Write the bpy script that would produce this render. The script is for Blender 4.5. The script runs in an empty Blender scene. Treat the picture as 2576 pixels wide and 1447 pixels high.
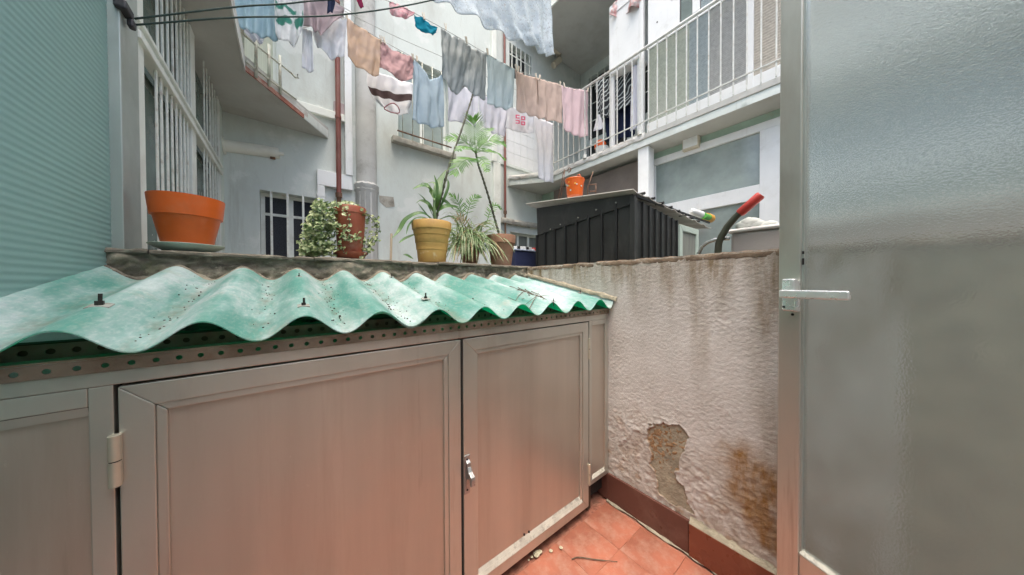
import bpy, bmesh, math, random
from math import sin, cos, pi, radians, sqrt, atan2
from mathutils import Vector, Matrix, noise
random.seed(7)
SC = bpy.context.scene
COL = SC.collection

# ------------------------------------------------------------------ camera
F, CX, CY = 715.2, 1288.0, 723.5            # focal length and centre for a 2576 px wide frame
YAW, PITCH, ROLL = radians(38.13), radians(-.68), radians(-.22)
CAM = Vector((-1.392, -.907, 1.2))
FW = Vector((sin(YAW)*cos(PITCH), cos(YAW)*cos(PITCH), sin(PITCH)))
RT0 = Vector((cos(YAW), -sin(YAW), 0)); UP0 = RT0.cross(FW)
RT = RT0*cos(ROLL)+UP0*sin(ROLL); UP = UP0*cos(ROLL)-RT0*sin(ROLL)
cam = bpy.data.cameras.new('camera'); camo = bpy.data.objects.new('camera', cam); COL.objects.link(camo)
cam.sensor_fit = 'HORIZONTAL'; cam.sensor_width = 36; cam.lens = F/2576*36
cam.clip_start = .02; cam.clip_end = 500
camo.matrix_world = Matrix.Translation(CAM) @ Matrix((RT, UP, -FW)).transposed().to_4x4()
SC.camera = camo

# ------------------------------------------------------------------ sky and sun (bright overcast)
SUN_EL, SUN_AZ = radians(76), radians(215)
W = bpy.data.worlds.new('World'); SC.world = W; W.use_nodes = True
wn = W.node_tree.nodes; wl = W.node_tree.links
sky = wn.new('ShaderNodeTexSky'); sky.sky_type = 'NISHITA'; sky.sun_disc = False
sky.sun_elevation = SUN_EL; sky.sun_rotation = SUN_AZ; sky.dust_density = 7; sky.air_density = 1.0; sky.ozone_density = .6
bg = wn['Background']; bg.inputs['Strength'].default_value = .15
hs = wn.new('ShaderNodeHueSaturation'); hs.inputs['Saturation'].default_value = 1.0      # thin cloud veil
wl.new(sky.outputs[0], hs.inputs['Color']); wl.new(hs.outputs[0], bg.inputs[0])
sl = bpy.data.lights.new('sun', 'SUN'); sl.energy = .5; sl.angle = radians(60); sl.color = (1, .96, .9)
so = bpy.data.objects.new('sun', sl); COL.objects.link(so); so.location = (0, 0, 12)
sd = Vector((sin(SUN_AZ)*cos(SUN_EL), cos(SUN_AZ)*cos(SUN_EL), sin(SUN_EL)))
so.rotation_euler = sd.to_track_quat('Z', 'Y').to_euler()
vs = SC.view_settings; vs.view_transform = 'Standard'; vs.look = 'None'; vs.gamma = 1; vs.exposure = 1.62
SC.render.engine = 'CYCLES'
SC.cycles.max_bounces = 10; SC.cycles.diffuse_bounces = 6; SC.cycles.transmission_bounces = 8
SC.cycles.use_denoising = True

# ------------------------------------------------------------------ helpers
def ray(px, py): return FW + RT*((px-CX)/F) - UP*((py-CY)/F)
def at(px, py, ax, val):
    d = ray(px, py); i = 'xyz'.index(ax); t = (val-CAM[i])/d[i]; return CAM+d*t
def azm(px): return atan2(px-CX, F)
def lerp(a, b, t): return a+(b-a)*t
def N3(x, y, z=0.): return noise.noise(Vector((x, y, z)))
def FR(x, y, z=0., o=4): return noise.fractal(Vector((x, y, z)), 1., 2., o)
def sstep(a, b, x):
    t = min(1, max(0, (x-a)/(b-a))); return t*t*(3-2*t)

class B:
    def __init__(s): s.v = []; s.f = []; s.m = []
    def add(s, vs, fs, mi=0):
        n = len(s.v); s.v += [Vector(p) for p in vs]; s.f += [tuple(i+n for i in f) for f in fs]; s.m += [mi]*len(fs); return s
    def box(s, a, b, mi=0):
        x0, x1 = sorted((a[0], b[0])); y0, y1 = sorted((a[1], b[1])); z0, z1 = sorted((a[2], b[2]))
        return s.add([(x0,y0,z0),(x1,y0,z0),(x1,y1,z0),(x0,y1,z0),(x0,y0,z1),(x1,y0,z1),(x1,y1,z1),(x0,y1,z1)],
                     [(3,2,1,0),(4,5,6,7),(0,1,5,4),(1,2,6,5),(2,3,7,6),(3,0,4,7)], mi)
    def hexa(s, bot, top, mi=0):
        n = len(bot)
        return s.add(list(bot)+list(top), [tuple(range(n-1,-1,-1)), tuple(range(n,2*n))]+[(i,(i+1)%n,n+(i+1)%n,n+i) for i in range(n)], mi)
    def slab(s, poly, z0, z1, mi=0): return s.hexa([(p[0],p[1],z0) for p in poly], [(p[0],p[1],z1) for p in poly], mi)
    def extr(s, poly, off, mi=0):
        off = Vector(off); return s.hexa([Vector(p) for p in poly], [Vector(p)+off for p in poly], mi)
    def tube(s, pts, r, n=8, mi=0, caps=True):
        pts = [Vector(p) for p in pts]; k = len(pts)
        rs = list(r) if isinstance(r, (list, tuple)) else [r]*k
        vs = []; fs = []; ref = None
        for i in range(k):
            t = (pts[min(i+1,k-1)]-pts[max(i-1,0)]); t = t.normalized() if t.length > 1e-9 else Vector((0,0,1))
            if ref is None:
                ref = Vector((0,0,1)) if abs(t.z) < .9 else Vector((1,0,0))
            a = t.cross(ref).normalized(); b = t.cross(a); ref = -b if False else ref
            for j in range(n):
                w = 2*pi*j/n; vs.append(pts[i]+(a*cos(w)+b*sin(w))*rs[i])
        for i in range(k-1):
            for j in range(n):
                fs.append((i*n+j, (i+1)*n+j, (i+1)*n+(j+1)%n, i*n+(j+1)%n))
        if caps: fs += [tuple(range(n)), tuple(range(k*n-1, (k-1)*n-1, -1))]
        return s.add(vs, fs, mi)
    def lathe(s, c, prof, n=32, mi=0, cap=True):
        c = Vector(c); vs = []; fs = []
        for r, z in prof:
            for j in range(n): vs.append(c+Vector((r*cos(2*pi*j/n), r*sin(2*pi*j/n), z)))
        for i in range(len(prof)-1):
            for j in range(n): fs.append((i*n+j, i*n+(j+1)%n, (i+1)*n+(j+1)%n, (i+1)*n+j))
        if cap: fs += [tuple(range(n-1,-1,-1)), tuple(range((len(prof)-1)*n, len(prof)*n))]
        return s.add(vs, fs, mi)
    def grid(s, P, mi=0, flip=False):
        nu, nv = len(P), len(P[0]); vs = [p for r in P for p in r]; fs = []
        for i in range(nu-1):
            for j in range(nv-1):
                q = (i*nv+j, (i+1)*nv+j, (i+1)*nv+j+1, i*nv+j+1); fs.append(q[::-1] if flip else q)
        return s.add(vs, fs, mi)
    def build(s, name, mat, parent=None, smooth=False, bevel=0, org=None, solid=0, seg=2):
        o0 = Vector(ORG.get(parent.name, (0,0,0))) if parent else Vector(org if org is not None else base(s.v))
        me = bpy.data.meshes.new(name); me.from_pydata([tuple(p-o0) for p in s.v], [], s.f)
        for m in (mat if isinstance(mat, (list, tuple)) else [mat]): me.materials.append(m)
        for p, mi in zip(me.polygons, s.m): p.material_index = mi; p.use_smooth = bool(smooth)
        o = bpy.data.objects.new(name, me); COL.objects.link(o)
        if parent: o.parent = parent
        else: o.location = o0
        ORG[o.name] = tuple(o0)
        if bevel:
            md = o.modifiers.new('bevel', 'BEVEL'); md.width = bevel; md.segments = seg; md.limit_method = 'ANGLE'; md.angle_limit = radians(40)
        if solid:
            md = o.modifiers.new('solid', 'SOLIDIFY'); md.thickness = solid; md.offset = 0
        if smooth == 'auto':
            me.set_sharp_from_angle(angle=radians(40))
        return o
ORG = {}
def base(vs):
    xs = [p.x for p in vs]; ys = [p.y for p in vs]; zs = [p.z for p in vs]
    return ((min(xs)+max(xs))/2, (min(ys)+max(ys))/2, min(zs))
def tag(o, label, cat, group=None):
    o['label'] = label; o['category'] = cat
    if group: o['group'] = group
    return o
def T(name, label, cat, loc, group=None):
    o = bpy.data.objects.new(name, None); COL.objects.link(o); o.location = loc; o.empty_display_size = .05
    ORG[o.name] = tuple(loc); return tag(o, label, cat, group)
def S(o): o['kind'] = 'structure'; return o
def stuff(o): o['kind'] = 'stuff'; return o
def walls(a0, a1, z0, z1, holes):
    """cells of a rectangle (a along the wall, z up) that are not in a hole"""
    A = sorted({a0, a1, *[h[0] for h in holes], *[h[1] for h in holes]}); Z = sorted({z0, z1, *[h[2] for h in holes], *[h[3] for h in holes]})
    for i in range(len(A)-1):
        for j in range(len(Z)-1):
            ca, cz = (A[i]+A[i+1])/2, (Z[j]+Z[j+1])/2
            if not any(h[0] < ca < h[1] and h[2] < cz < h[3] for h in holes): yield A[i], A[i+1], Z[j], Z[j+1]

# ------------------------------------------------------------------ materials
def nodes(name):
    m = bpy.data.materials.new(name); m.use_nodes = True; nt = m.node_tree
    return m, nt.nodes, nt.links, nt.nodes['Principled BSDF']
def mixc(nn, ll, fac, a, b, mode='MIX'):
    x = nn.new('ShaderNodeMix'); x.data_type = 'RGBA'; x.blend_type = mode
    for sock, v in ((x.inputs[0], fac), (x.inputs[6], a), (x.inputs[7], b)):
        if hasattr(v, 'is_output'): ll.new(v, sock)
        else: sock.default_value = (*v, 1) if isinstance(v, tuple) and len(v) == 3 else v
    return x.outputs[2]
def ramp(nn, ll, src, p0, p1, v0=0., v1=1.):
    r = nn.new('ShaderNodeMapRange'); ll.new(src, r.inputs[0]); r.inputs[1].default_value = p0; r.inputs[2].default_value = p1
    r.inputs[3].default_value = v0; r.inputs[4].default_value = v1; return r.outputs[0]
def ntex(nn, ll, scale, detail=4, rough=.55, stretch=(1,1,1), loc=(0,0,0)):
    tc = nn.new('ShaderNodeTexCoord'); mp = nn.new('ShaderNodeMapping'); mp.inputs['Scale'].default_value = stretch; mp.inputs['Location'].default_value = loc
    ll.new(tc.outputs['Object'], mp.inputs[0])
    t = nn.new('ShaderNodeTexNoise'); t.inputs['Scale'].default_value = scale; t.inputs['Detail'].default_value = detail; t.inputs['Roughness'].default_value = rough
    ll.new(mp.outputs[0], t.inputs['Vector']); return t.outputs['Fac']
def attr(nn, name):
    a = nn.new('ShaderNodeAttribute'); a.attribute_name = name; return a.outputs['Fac']
def bump(nn, ll, b, src, strength, dist=.01, chain=None):
    x = nn.new('ShaderNodeBump'); x.inputs['Strength'].default_value = strength; x.inputs['Distance'].default_value = dist
    ll.new(src, x.inputs['Height'])
    if chain: ll.new(chain, x.inputs['Normal'])
    ll.new(x.outputs[0], b.inputs['Normal']); return x.outputs[0]
def M(name, c, r=.6, met=0., var=.12, sc=6., bmp=.12, bsc=80., dirt=None, dsc=3., damt=.5, stretch=(1,1,1), spec=.5, coat=0., rv=.1):
    m, nn, ll, b = nodes(name)
    a = ntex(nn, ll, sc, 5, .6, stretch)
    lo = tuple(x*(1-var*1.6) for x in c); hi = tuple(min(1, x*(1+var)) for x in c)
    col = mixc(nn, ll, ramp(nn, ll, a, .3, .7), lo, hi)
    if dirt:
        d = ntex(nn, ll, dsc, 7, .68, stretch, (3.1, 1.7, .4))
        col = mixc(nn, ll, ramp(nn, ll, d, .52, .72, 0, damt), col, dirt)
    ll.new(col, b.inputs['Base Color'])
    rr = ramp(nn, ll, ntex(nn, ll, sc*2.3, 3), .3, .7, max(.03, r-rv), min(1, r+rv)); ll.new(rr, b.inputs['Roughness'])
    b.inputs['Metallic'].default_value = met; b.inputs['Specular IOR Level'].default_value = spec; b.inputs['Coat Weight'].default_value = coat
    if bmp: bump(nn, ll, b, ntex(nn, ll, bsc, 5, .6), bmp, .006)
    return m
def layer(m, c, sc, lo, hi, amt, stretch=(1, 1, 1), loc=(2, 5, 1), detail=6, rough=.7):
    # one more worn layer over the base colour: drips, patches, scuffs
    nn, ll = m.node_tree.nodes, m.node_tree.links; b = nn['Principled BSDF']; src = b.inputs['Base Color'].links[0].from_socket
    ll.new(mixc(nn, ll, ramp(nn, ll, ntex(nn, ll, sc, detail, rough, stretch, loc), lo, hi, 0, amt), src, c), b.inputs['Base Color'])
def dents(m, sc, strength, dist):
    nn, ll = m.node_tree.nodes, m.node_tree.links; b = nn['Principled BSDF']; lk = b.inputs['Normal'].links
    bump(nn, ll, b, ntex(nn, ll, sc, 2, .4), strength, dist, lk[0].from_socket if lk else None)
def cloth(name, c, c2=None, tr=.3, wv=.25, sc=10., lace=False):
    m, nn, ll, b = nodes(name)
    c2 = c2 or tuple(x*.86 for x in c)
    col = mixc(nn, ll, ramp(nn, ll, ntex(nn, ll, sc, 4), .35, .65), c, c2)
    ll.new(col, b.inputs['Base Color']); b.inputs['Roughness'].default_value = .9; b.inputs['Specular IOR Level'].default_value = .15
    bump(nn, ll, b, ntex(nn, ll, 300 if not lace else 55, 3), wv, .003)
    t = nn.new('ShaderNodeBsdfTranslucent'); ll.new(col, t.inputs[0])
    mx = nn.new('ShaderNodeMixShader'); mx.inputs[0].default_value = tr; ll.new(b.outputs[0], mx.inputs[1]); ll.new(t.outputs[0], mx.inputs[2])
    out = nn['Material Output']; sh = mx.outputs[0]
    if lace:
        tp = nn.new('ShaderNodeBsdfTransparent'); m2 = nn.new('ShaderNodeMixShader')
        ll.new(ramp(nn, ll, ntex(nn, ll, 34, 5, .7), .5, .62, .04, .5), m2.inputs[0]); ll.new(sh, m2.inputs[1]); ll.new(tp.outputs[0], m2.inputs[2]); sh = m2.outputs[0]
    ll.new(sh, out.inputs[0]); return m
def leafmat(name, c, c2, sc=14., tr=.35, rough=.45):
    m, nn, ll, b = nodes(name)
    col = mixc(nn, ll, ramp(nn, ll, ntex(nn, ll, sc, 3), .38, .62), c, c2)
    ll.new(col, b.inputs['Base Color']); b.inputs['Roughness'].default_value = rough
    t = nn.new('ShaderNodeBsdfTranslucent'); ll.new(mixc(nn, ll, .5, col, (.25, .4, .05)), t.inputs[0])
    mx = nn.new('ShaderNodeMixShader'); mx.inputs[0].default_value = tr; ll.new(b.outputs[0], mx.inputs[1]); ll.new(t.outputs[0], mx.inputs[2])
    ll.new(mx.outputs[0], nn['Material Output'].inputs[0]); return m
def frosted(name, c, rough=.45, ior=1.25, nsc=160., nb=.6, tint=.5, dif=.35):
    m, nn, ll, b = nodes(name)
    b.inputs['Base Color'].default_value = (*c, 1); b.inputs['Transmission Weight'].default_value = 1; b.inputs['IOR'].default_value = ior; b.inputs['Roughness'].default_value = rough
    bump(nn, ll, b, ntex(nn, ll, nsc, 2, .4), nb, .002)
    d = nn.new('ShaderNodeBsdfDiffuse'); d.inputs[0].default_value = (*[x*tint for x in c], 1)
    mx = nn.new('ShaderNodeMixShader'); mx.inputs[0].default_value = dif; ll.new(b.outputs[0], mx.inputs[1]); ll.new(d.outputs[0], mx.inputs[2])
    ll.new(mx.outputs[0], nn['Material Output'].inputs[0]); return m

m_plaster = M('white_plaster', (.63, .69, .66), .85, var=.05, sc=1.6, bmp=.3, bsc=45, dirt=(.40, .40, .36), dsc=1.7, damt=.5, stretch=(1, 1, .45))
m_plaster_l = M('cream_plaster', (.68, .76, .70), .85, var=.05, sc=2, bmp=.2, bsc=50, dirt=(.38, .38, .33), dsc=1.5, damt=.35, stretch=(1, 1, .5))
m_soffit = M('grey_soffit_paint', (.50, .51, .48), .9, var=.06, sc=2.5, bmp=.15, bsc=50, dirt=(.3, .27, .23), dsc=1.6, damt=.5)
m_house = M('house_render', (.70, .69, .66), .9, var=.08, sc=3, bmp=.2)
m_white = M('white_paint', (.78, .82, .77), .5, var=.05, sc=5, bmp=.08, bsc=90, dirt=(.42, .4, .34), dsc=5, damt=.4)
m_whitepvc = M('white_plastic', (.78, .81, .81), .35, var=.03, sc=4, bmp=.02, dirt=(.5, .5, .46), dsc=4, damt=.3)
m_bar = M('painted_iron_white', (.76, .80, .74), .45, var=.08, sc=18, bmp=.15, bsc=120, dirt=(.3, .17, .08), dsc=16, damt=.5)
m_barold = M('painted_iron_cream', (.55, .58, .5), .5, var=.1, sc=20, bmp=.2, bsc=120, dirt=(.25, .14, .07), dsc=14, damt=.7)
m_fascia = M('peeling_white_fascia', (.66, .67, .64), .75, var=.1, sc=9, bmp=.5, bsc=40, dirt=(.2, .15, .11), dsc=7, damt=.9, stretch=(1, .35, 1.6))
m_redfascia = M('flaking_red_fascia', (.34, .13, .09), .8, var=.25, sc=9, bmp=.5, bsc=40, dirt=(.55, .5, .44), dsc=9, damt=.8)
m_redpipe = M('oxide_red_pipe', (.22, .07, .055), .5, var=.2, sc=8, bmp=.15, dirt=(.3, .2, .16), dsc=7, damt=.5, stretch=(1, 1, .3))
m_cream = M('cream_pipe', (.6, .55, .44), .5, var=.08, bmp=.1)
m_flue = M('cream_white_flue', (.82, .83, .76), .4, var=.03, bmp=.03, dirt=(.5, .46, .36), dsc=5, damt=.3)
m_rail = M('grey_white_rail', (.60, .63, .60), .5, var=.08, sc=18, bmp=.15, bsc=120, dirt=(.3, .19, .1), dsc=16, damt=.5)
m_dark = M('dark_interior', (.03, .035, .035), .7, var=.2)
m_darkgrid = M('dark_mesh_curtain', (.035, .04, .05), .8, var=.5, sc=140, bmp=.3)
m_curtain = M('grey_curtain', (.2, .22, .2), .85, var=.2, sc=12, stretch=(6, 6, .3))
m_paleshutter = M('pale_shutter', (.55, .58, .47), .7, var=.1, sc=10, stretch=(8, 8, .2))
m_winglass = M('grey_window_glass', (.30, .36, .34), .08, var=.25, sc=1.8, bmp=.02, spec=.8, dirt=(.3, .33, .31), dsc=2, damt=.5)
m_leftglass = M('green_grey_glass', (.13, .19, .17), .2, var=.2, sc=3, bmp=.05, spec=.7)
m_alu = M('brushed_aluminium', (.56, .56, .51), .36, met=.78, var=.05, sc=5, bmp=.03, bsc=220, dirt=(.34, .29, .23), dsc=6, damt=.35, stretch=(1, 1, .25), rv=.06)
m_alu2 = M('aluminium_sheet', (.54, .50, .44), .42, met=.78, var=.07, sc=4.5, bmp=.025, bsc=250, dirt=(.36, .3, .24), dsc=5, damt=.45, stretch=(1.6, 1, .1), rv=.05)
m_ledge = M('dusty_bottom_bead', (.62, .62, .55), .6, met=.3, var=.12, sc=18, bmp=.2, dirt=(.12, .11, .09), dsc=30, damt=.7)
m_alupost = M('grey_aluminium_post', (.40, .45, .43), .42, met=.55, var=.06, sc=4, bmp=.04, dirt=(.26, .26, .22), dsc=5, damt=.4, stretch=(1, 1, .3))
m_gap = M('black_rubber_gap', (.012, .012, .012), .8, var=.1, bmp=0)
m_cast = M('cast_aluminium_grey', (.40, .41, .41), .35, met=.85, var=.08, sc=20, bmp=.08, bsc=200, dirt=(.3, .29, .27), dsc=30, damt=.5)
m_silver = M('satin_lever', (.8, .82, .82), .3, met=.75, var=.04, sc=12, bmp=.05, bsc=150)
m_hinge = M('zinc_hinge', (.6, .57, .47), .4, met=.6, var=.08, bmp=.05)
m_perf = M('galvanised_slotted_angle', (.24, .20, .155), .5, met=.55, var=.15, sc=14, bmp=.2, bsc=90, dirt=(.17, .09, .045), dsc=9, damt=.75)
m_steel = M('dark_bolt_steel', (.05, .05, .045), .55, met=.6, var=.3, sc=60)
m_washer = M('pale_washer', (.30, .32, .29), .6, met=.2, var=.2, sc=60, dirt=(.2, .16, .1), dsc=40, damt=.8)
m_wood = M('damp_dark_wood', (.09, .055, .035), .8, var=.3, sc=10, bmp=.3, stretch=(1, 1, .15))
m_tile_red = M('red_floor_tile', (.33, .115, .07), .6, var=.25, sc=4, bmp=.4, bsc=50, dirt=(.40, .25, .19), dsc=6, damt=.9)
m_joint = M('red_cement_joint', (.30, .12, .08), .9, var=.3, sc=30, bmp=.5, dirt=(.34, .22, .16), dsc=9, damt=.4)
m_skirt = M('dark_oxblood_tile', (.115, .048, .036), .35, var=.12, sc=5, bmp=.06, dirt=(.22, .13, .1), dsc=6, damt=.5)
m_skirt2 = M('rust_red_tile', (.19, .055, .03), .3, var=.1, sc=5, bmp=.06, dirt=(.3, .14, .08), dsc=6, damt=.4)
m_mortar = M('pale_mortar', (.33, .30, .225), .95, var=.2, sc=22, bmp=.9, bsc=70, dirt=(.14, .12, .09), dsc=14, damt=.7)
m_ground = M('courtyard_cement', (.3, .28, .25), .9, var=.15, sc=3, bmp=.3)
m_cop = M('weathered_coping', (.15, .135, .105), .95, var=.3, sc=9, bmp=.8, bsc=45, dirt=(.42, .40, .33), dsc=12, damt=.7)
m_orange = M('orange_plastic', (.66, .115, .012), .42, var=.08, sc=6, bmp=.04, dirt=(.5, .2, .1), dsc=5, damt=.4)
m_mint = M('mint_saucer', (.42, .52, .46), .5, var=.08, sc=7, bmp=.05)
m_brick = M('brick_red_plastic', (.33, .085, .045), .5, var=.12, sc=7, bmp=.05, dirt=(.45, .3, .22), dsc=12, damt=.45)
m_yellow = M('ochre_plastic', (.47, .285, .085), .55, var=.14, sc=5, bmp=.1, dirt=(.24, .11, .035), dsc=7, damt=.85, stretch=(1, 1, .4))
m_terra = M('aged_terracotta', (.30, .16, .10), .85, var=.16, sc=9, bmp=.3, bsc=70, dirt=(.42, .34, .27), dsc=8, damt=.5)
m_soil = M('potting_soil', (.05, .035, .025), .95, var=.4, sc=60, bmp=.9, bsc=120)
m_shed = M('charcoal_metal', (.026, .028, .027), .42, var=.2, sc=6, bmp=.08, dirt=(.07, .07, .065), dsc=9, damt=.6, stretch=(1, 1, .4))
m_shedrib = M('charcoal_rib', (.012, .014, .014), .5, var=.2)
m_shedroof = M('pale_shed_roof', (.42, .42, .38), .6, var=.12, sc=7, bmp=.15, dirt=(.2, .18, .14), dsc=6, damt=.6)
m_greenfr = M('pale_green_frame', (.42, .52, .47), .5, var=.08)
m_brown = M('brown_grey_board', (.17, .145, .125), .7, var=.1, sc=5, bmp=.2, bsc=60)
m_greenwall = M('mint_wall_strip', (.36, .50, .42), .85, var=.12, sc=5, bmp=.3, dirt=(.45, .33, .2), dsc=5, damt=.8)
m_sink = M('grey_stone_sink', (.42, .39, .37), .7, var=.06, bmp=.1)
m_sinktop = M('white_sink_rim', (.75, .75, .74), .5, var=.05)
m_red = M('red_rubber_grip', (.45, .04, .03), .45, var=.1, bmp=.05)
m_olive = M('olive_steel_tube', (.06, .065, .045), .45, met=.3, var=.2)
m_chrome = M('dull_chrome', (.6, .6, .58), .25, met=.95, var=.05, bmp=0)
m_green = M('green_plastic', (.1, .4, .06), .4)
m_amber = M('amber_cap', (.75, .38, .05), .4)
m_navy = M('navy_box', (.022, .03, .085), .5, var=.15)
m_redbox = M('red_label', (.6, .05, .035), .5, var=.2, sc=60)
m_cord = M('dark_green_line', (.02, .05, .045), .6, bmp=0)
m_cordw = M('pale_line', (.45, .47, .45), .7, bmp=0)
m_rust = M('rusty_iron', (.16, .085, .05), .7, var=.3, sc=25, bmp=.3)
m_peg = M('pale_peg', (.68, .62, .52), .6, var=.1)
m_bracket = M('dark_bracket', (.03, .03, .035), .6)
m_twig = M('dry_twig', (.13, .1, .07), .9, var=.35, sc=40)
m_crumb = M('yellowish_plaster_crumb', (.55, .52, .38), .95, var=.2, sc=60, bmp=.8)
m_stem = M('dark_palm_stem', (.07, .075, .045), .7, var=.4, sc=50, bmp=.5, bsc=60)
m_stemg = M('green_stem', (.1, .17, .07), .6, var=.2)
m_palm = leafmat('palm_green', (.04, .15, .025), (.13, .31, .045), 14, .25)
m_banana = leafmat('broad_leaf_green', (.045, .12, .04), (.095, .2, .05), 9, .25, .5)
m_dryleaf = leafmat('dry_frond', (.42, .32, .19), (.3, .2, .11))
m_spider = leafmat('striped_grass_leaf', (.10, .20, .06), (.42, .48, .31), 26, .25)
m_ivy = leafmat('variegated_ivy', (.07, .15, .045), (.48, .53, .29), 42, .2)
m_wicker = M('beige_bamboo', (.5, .42, .32), .7, var=.1)
m_glassdoor = frosted('frosted_door_glass', (.86, .945, .94), .25, 1.25, 240, 1., .64, .16)

for m in (m_alu, m_alu2):
    layer(m, (.24, .20, .155), 16, .60, .74, .55, (1, 1, .05)); layer(m, (.70, .68, .62), 90, .66, .74, .35, (1, 1, .5), (8, 1, 3))
dents(m_alu2, 2.6, .35, .02); dents(m_shed, 5, .3, .01)
for m in (m_plaster, m_plaster_l):
    layer(m, (.33, .33, .30), 9, .60, .76, .5, (1, 1, .06)); layer(m, (.76, .79, .77), 2.4, .56, .60, .5, (1, 1, 1), (6, 2, 9), 8, .62); layer(m, (.30, .29, .26), 30, .68, .74, .5, (1, 1, .6), (1, 9, 4))
layer(m_yellow, (.62, .55, .40), 14, .6, .72, .5); layer(m_brick, (.55, .45, .38), 18, .6, .72, .5, (1, 1, .4)); layer(m_orange, (.45, .10, .02), 9, .58, .72, .45, (1, 1, .3))
layer(m_whitepvc, (.42, .42, .38), 12, .6, .75, .4, (1, 1, .08)); layer(m_tile_red, (.48, .36, .30), 70, .62, .7, .6, (1, .15, 1))
layer(m_tile_red, (.12, .06, .045), 22, .66, .74, .6)
# green GRP sheet: pale dust on the weathered top, clear green below
def m_sheet(top):
    m, nn, ll, b = nodes('dusty_green_sheet_top' if top else 'green_sheet_underside')
    g = (.035, .36, .24) if top else (.03, .40, .25)
    if top:
        n1 = ntex(nn, ll, 4.2, 7, .66, (2.0, .6, 1)); n2 = ntex(nn, ll, 34, 5, .7)
        dust = mixc(nn, ll, ramp(nn, ll, n2, .35, .7), (.34, .46, .46), (.49, .585, .585))
        fac = ramp(nn, ll, n1, .38, .62, 1., .22)
        col = mixc(nn, ll, fac, (.06, .33, .28), dust)
        col = mixc(nn, ll, ramp(nn, ll, ntex(nn, ll, 9, 6, .7, (1, 1, 1), (7, 3, 2)), .58, .72, 0, .6), col, (.42, .40, .33))
        fib = ntex(nn, ll, 160, 3, .6, (1, .25, 1)); col = mixc(nn, ll, ramp(nn, ll, fib, .5, .72, 0, .35), col, (.66, .74, .72))
        va = nn.new('ShaderNodeMath'); va.operation = 'MULTIPLY'; ll.new(attr(nn, 'valley'), va.inputs[0]); ll.new(ramp(nn, ll, ntex(nn, ll, 24, 6, .75, (1, .5, 1)), .42, .68), va.inputs[1])
        col = mixc(nn, ll, va.outputs[0], col, (.20, .175, .13))
        spk = ntex(nn, ll, 75, 4, .75, (1, 1, 1), (5, 2, 1))
        col = mixc(nn, ll, ramp(nn, ll, spk, .66, .73, 0, .85), col, (.12, .13, .1))
    else:
        col = mixc(nn, ll, ramp(nn, ll, ntex(nn, ll, 5), .35, .65), g, (.05, .48, .31)); fac = .35
    ll.new(col, b.inputs['Base Color']); b.inputs['Roughness'].default_value = .45 if top else .25
    bump(nn, ll, b, ntex(nn, ll, 120, 4), .12, .003)
    t = nn.new('ShaderNodeBsdfTranslucent'); t.inputs[0].default_value = (.06, .62, .40, 1)
    mx = nn.new('ShaderNodeMixShader')
    if top: ll.new(ramp(nn, ll, fac, .3, 1, .4, .10), mx.inputs[0])
    else: mx.inputs[0].default_value = .6
    ll.new(b.outputs[0], mx.inputs[1]); ll.new(t.outputs[0], mx.inputs[2]); ll.new(mx.outputs[0], nn['Material Output'].inputs[0]); return m
m_grp_top, m_grp_bot = m_sheet(True), m_sheet(False)
m_ribglass = frosted('reeded_teal_glass', (.53, .77, .745), .5, 1.2, 90, .25, .52, .62)

# old paint on rough render, with the masks of the flaked patch, rust and grime
def m_wallpaint():
    m, nn, ll, b = nodes('flaking_rendered_wall')
    col = mixc(nn, ll, ramp(nn, ll, ntex(nn, ll, 7, 6, .65), .3, .7), (.50, .48, .45), (.61, .595, .57))
    fine = ntex(nn, ll, 70, 6, .72, (1, 1, 1.8))
    col = mixc(nn, ll, ramp(nn, ll, fine, .58, .72, 0, .5), col, (.30, .24, .18))
    gr = nn.new('ShaderNodeMath'); gr.operation = 'MULTIPLY'; ll.new(attr(nn, 'grime'), gr.inputs[0])
    ll.new(ramp(nn, ll, ntex(nn, ll, 20, 6, .7, (1, 1, .18)), .25, .6), gr.inputs[1])
    col = mixc(nn, ll, gr.outputs[0], col, (.20, .145, .075))
    ru = nn.new('ShaderNodeMath'); ru.operation = 'MULTIPLY'; ll.new(attr(nn, 'rust'), ru.inputs[0])
    ll.new(ramp(nn, ll, ntex(nn, ll, 34, 6, .7, (1, 1, .3)), .25, .62, .4, 1.), ru.inputs[1])
    col = mixc(nn, ll, ru.outputs[0], col, (.25, .135, .045))
    pe = mixc(nn, ll, ramp(nn, ll, ntex(nn, ll, 55, 5, .7), .35, .65), (.20, .11, .05), (.40, .27, .16))
    col = mixc(nn, ll, attr(nn, 'peel'), col, pe)
    ll.new(col, b.inputs['Base Color']); b.inputs['Roughness'].default_value = .9; b.inputs['Specular IOR Level'].default_value = .25
    c1 = bump(nn, ll, b, ntex(nn, ll, 190, 6, .7, (1, 1, 1.4)), .6, .005); return m
m_wall = m_wallpaint()
def m_parapetmat():
    m, nn, ll, b = nodes('mossy_crumbling_concrete')
    col = mixc(nn, ll, ramp(nn, ll, ntex(nn, ll, 10, 7, .68, (.6, 1, 1.5)), .35, .68), (.07, .063, .05), (.36, .32, .245))
    col = mixc(nn, ll, ramp(nn, ll, ntex(nn, ll, 14, 6, .7, (1, 1, 1), (4, 4, 4)), .56, .68, 0, .8), col, (.40, .36, .28))
    col = mixc(nn, ll, ramp(nn, ll, ntex(nn, ll, 9, 6, .7, (1, 1, 1), (9, 2, 4)), .55, .7, 0, .6), col, (.10, .11, .05))
    ll.new(col, b.inputs['Base Color']); b.inputs['Roughness'].default_value = .95
    bump(nn, ll, b, ntex(nn, ll, 60, 7, .72), .8, .008); return m
m_par = m_parapetmat()

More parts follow.
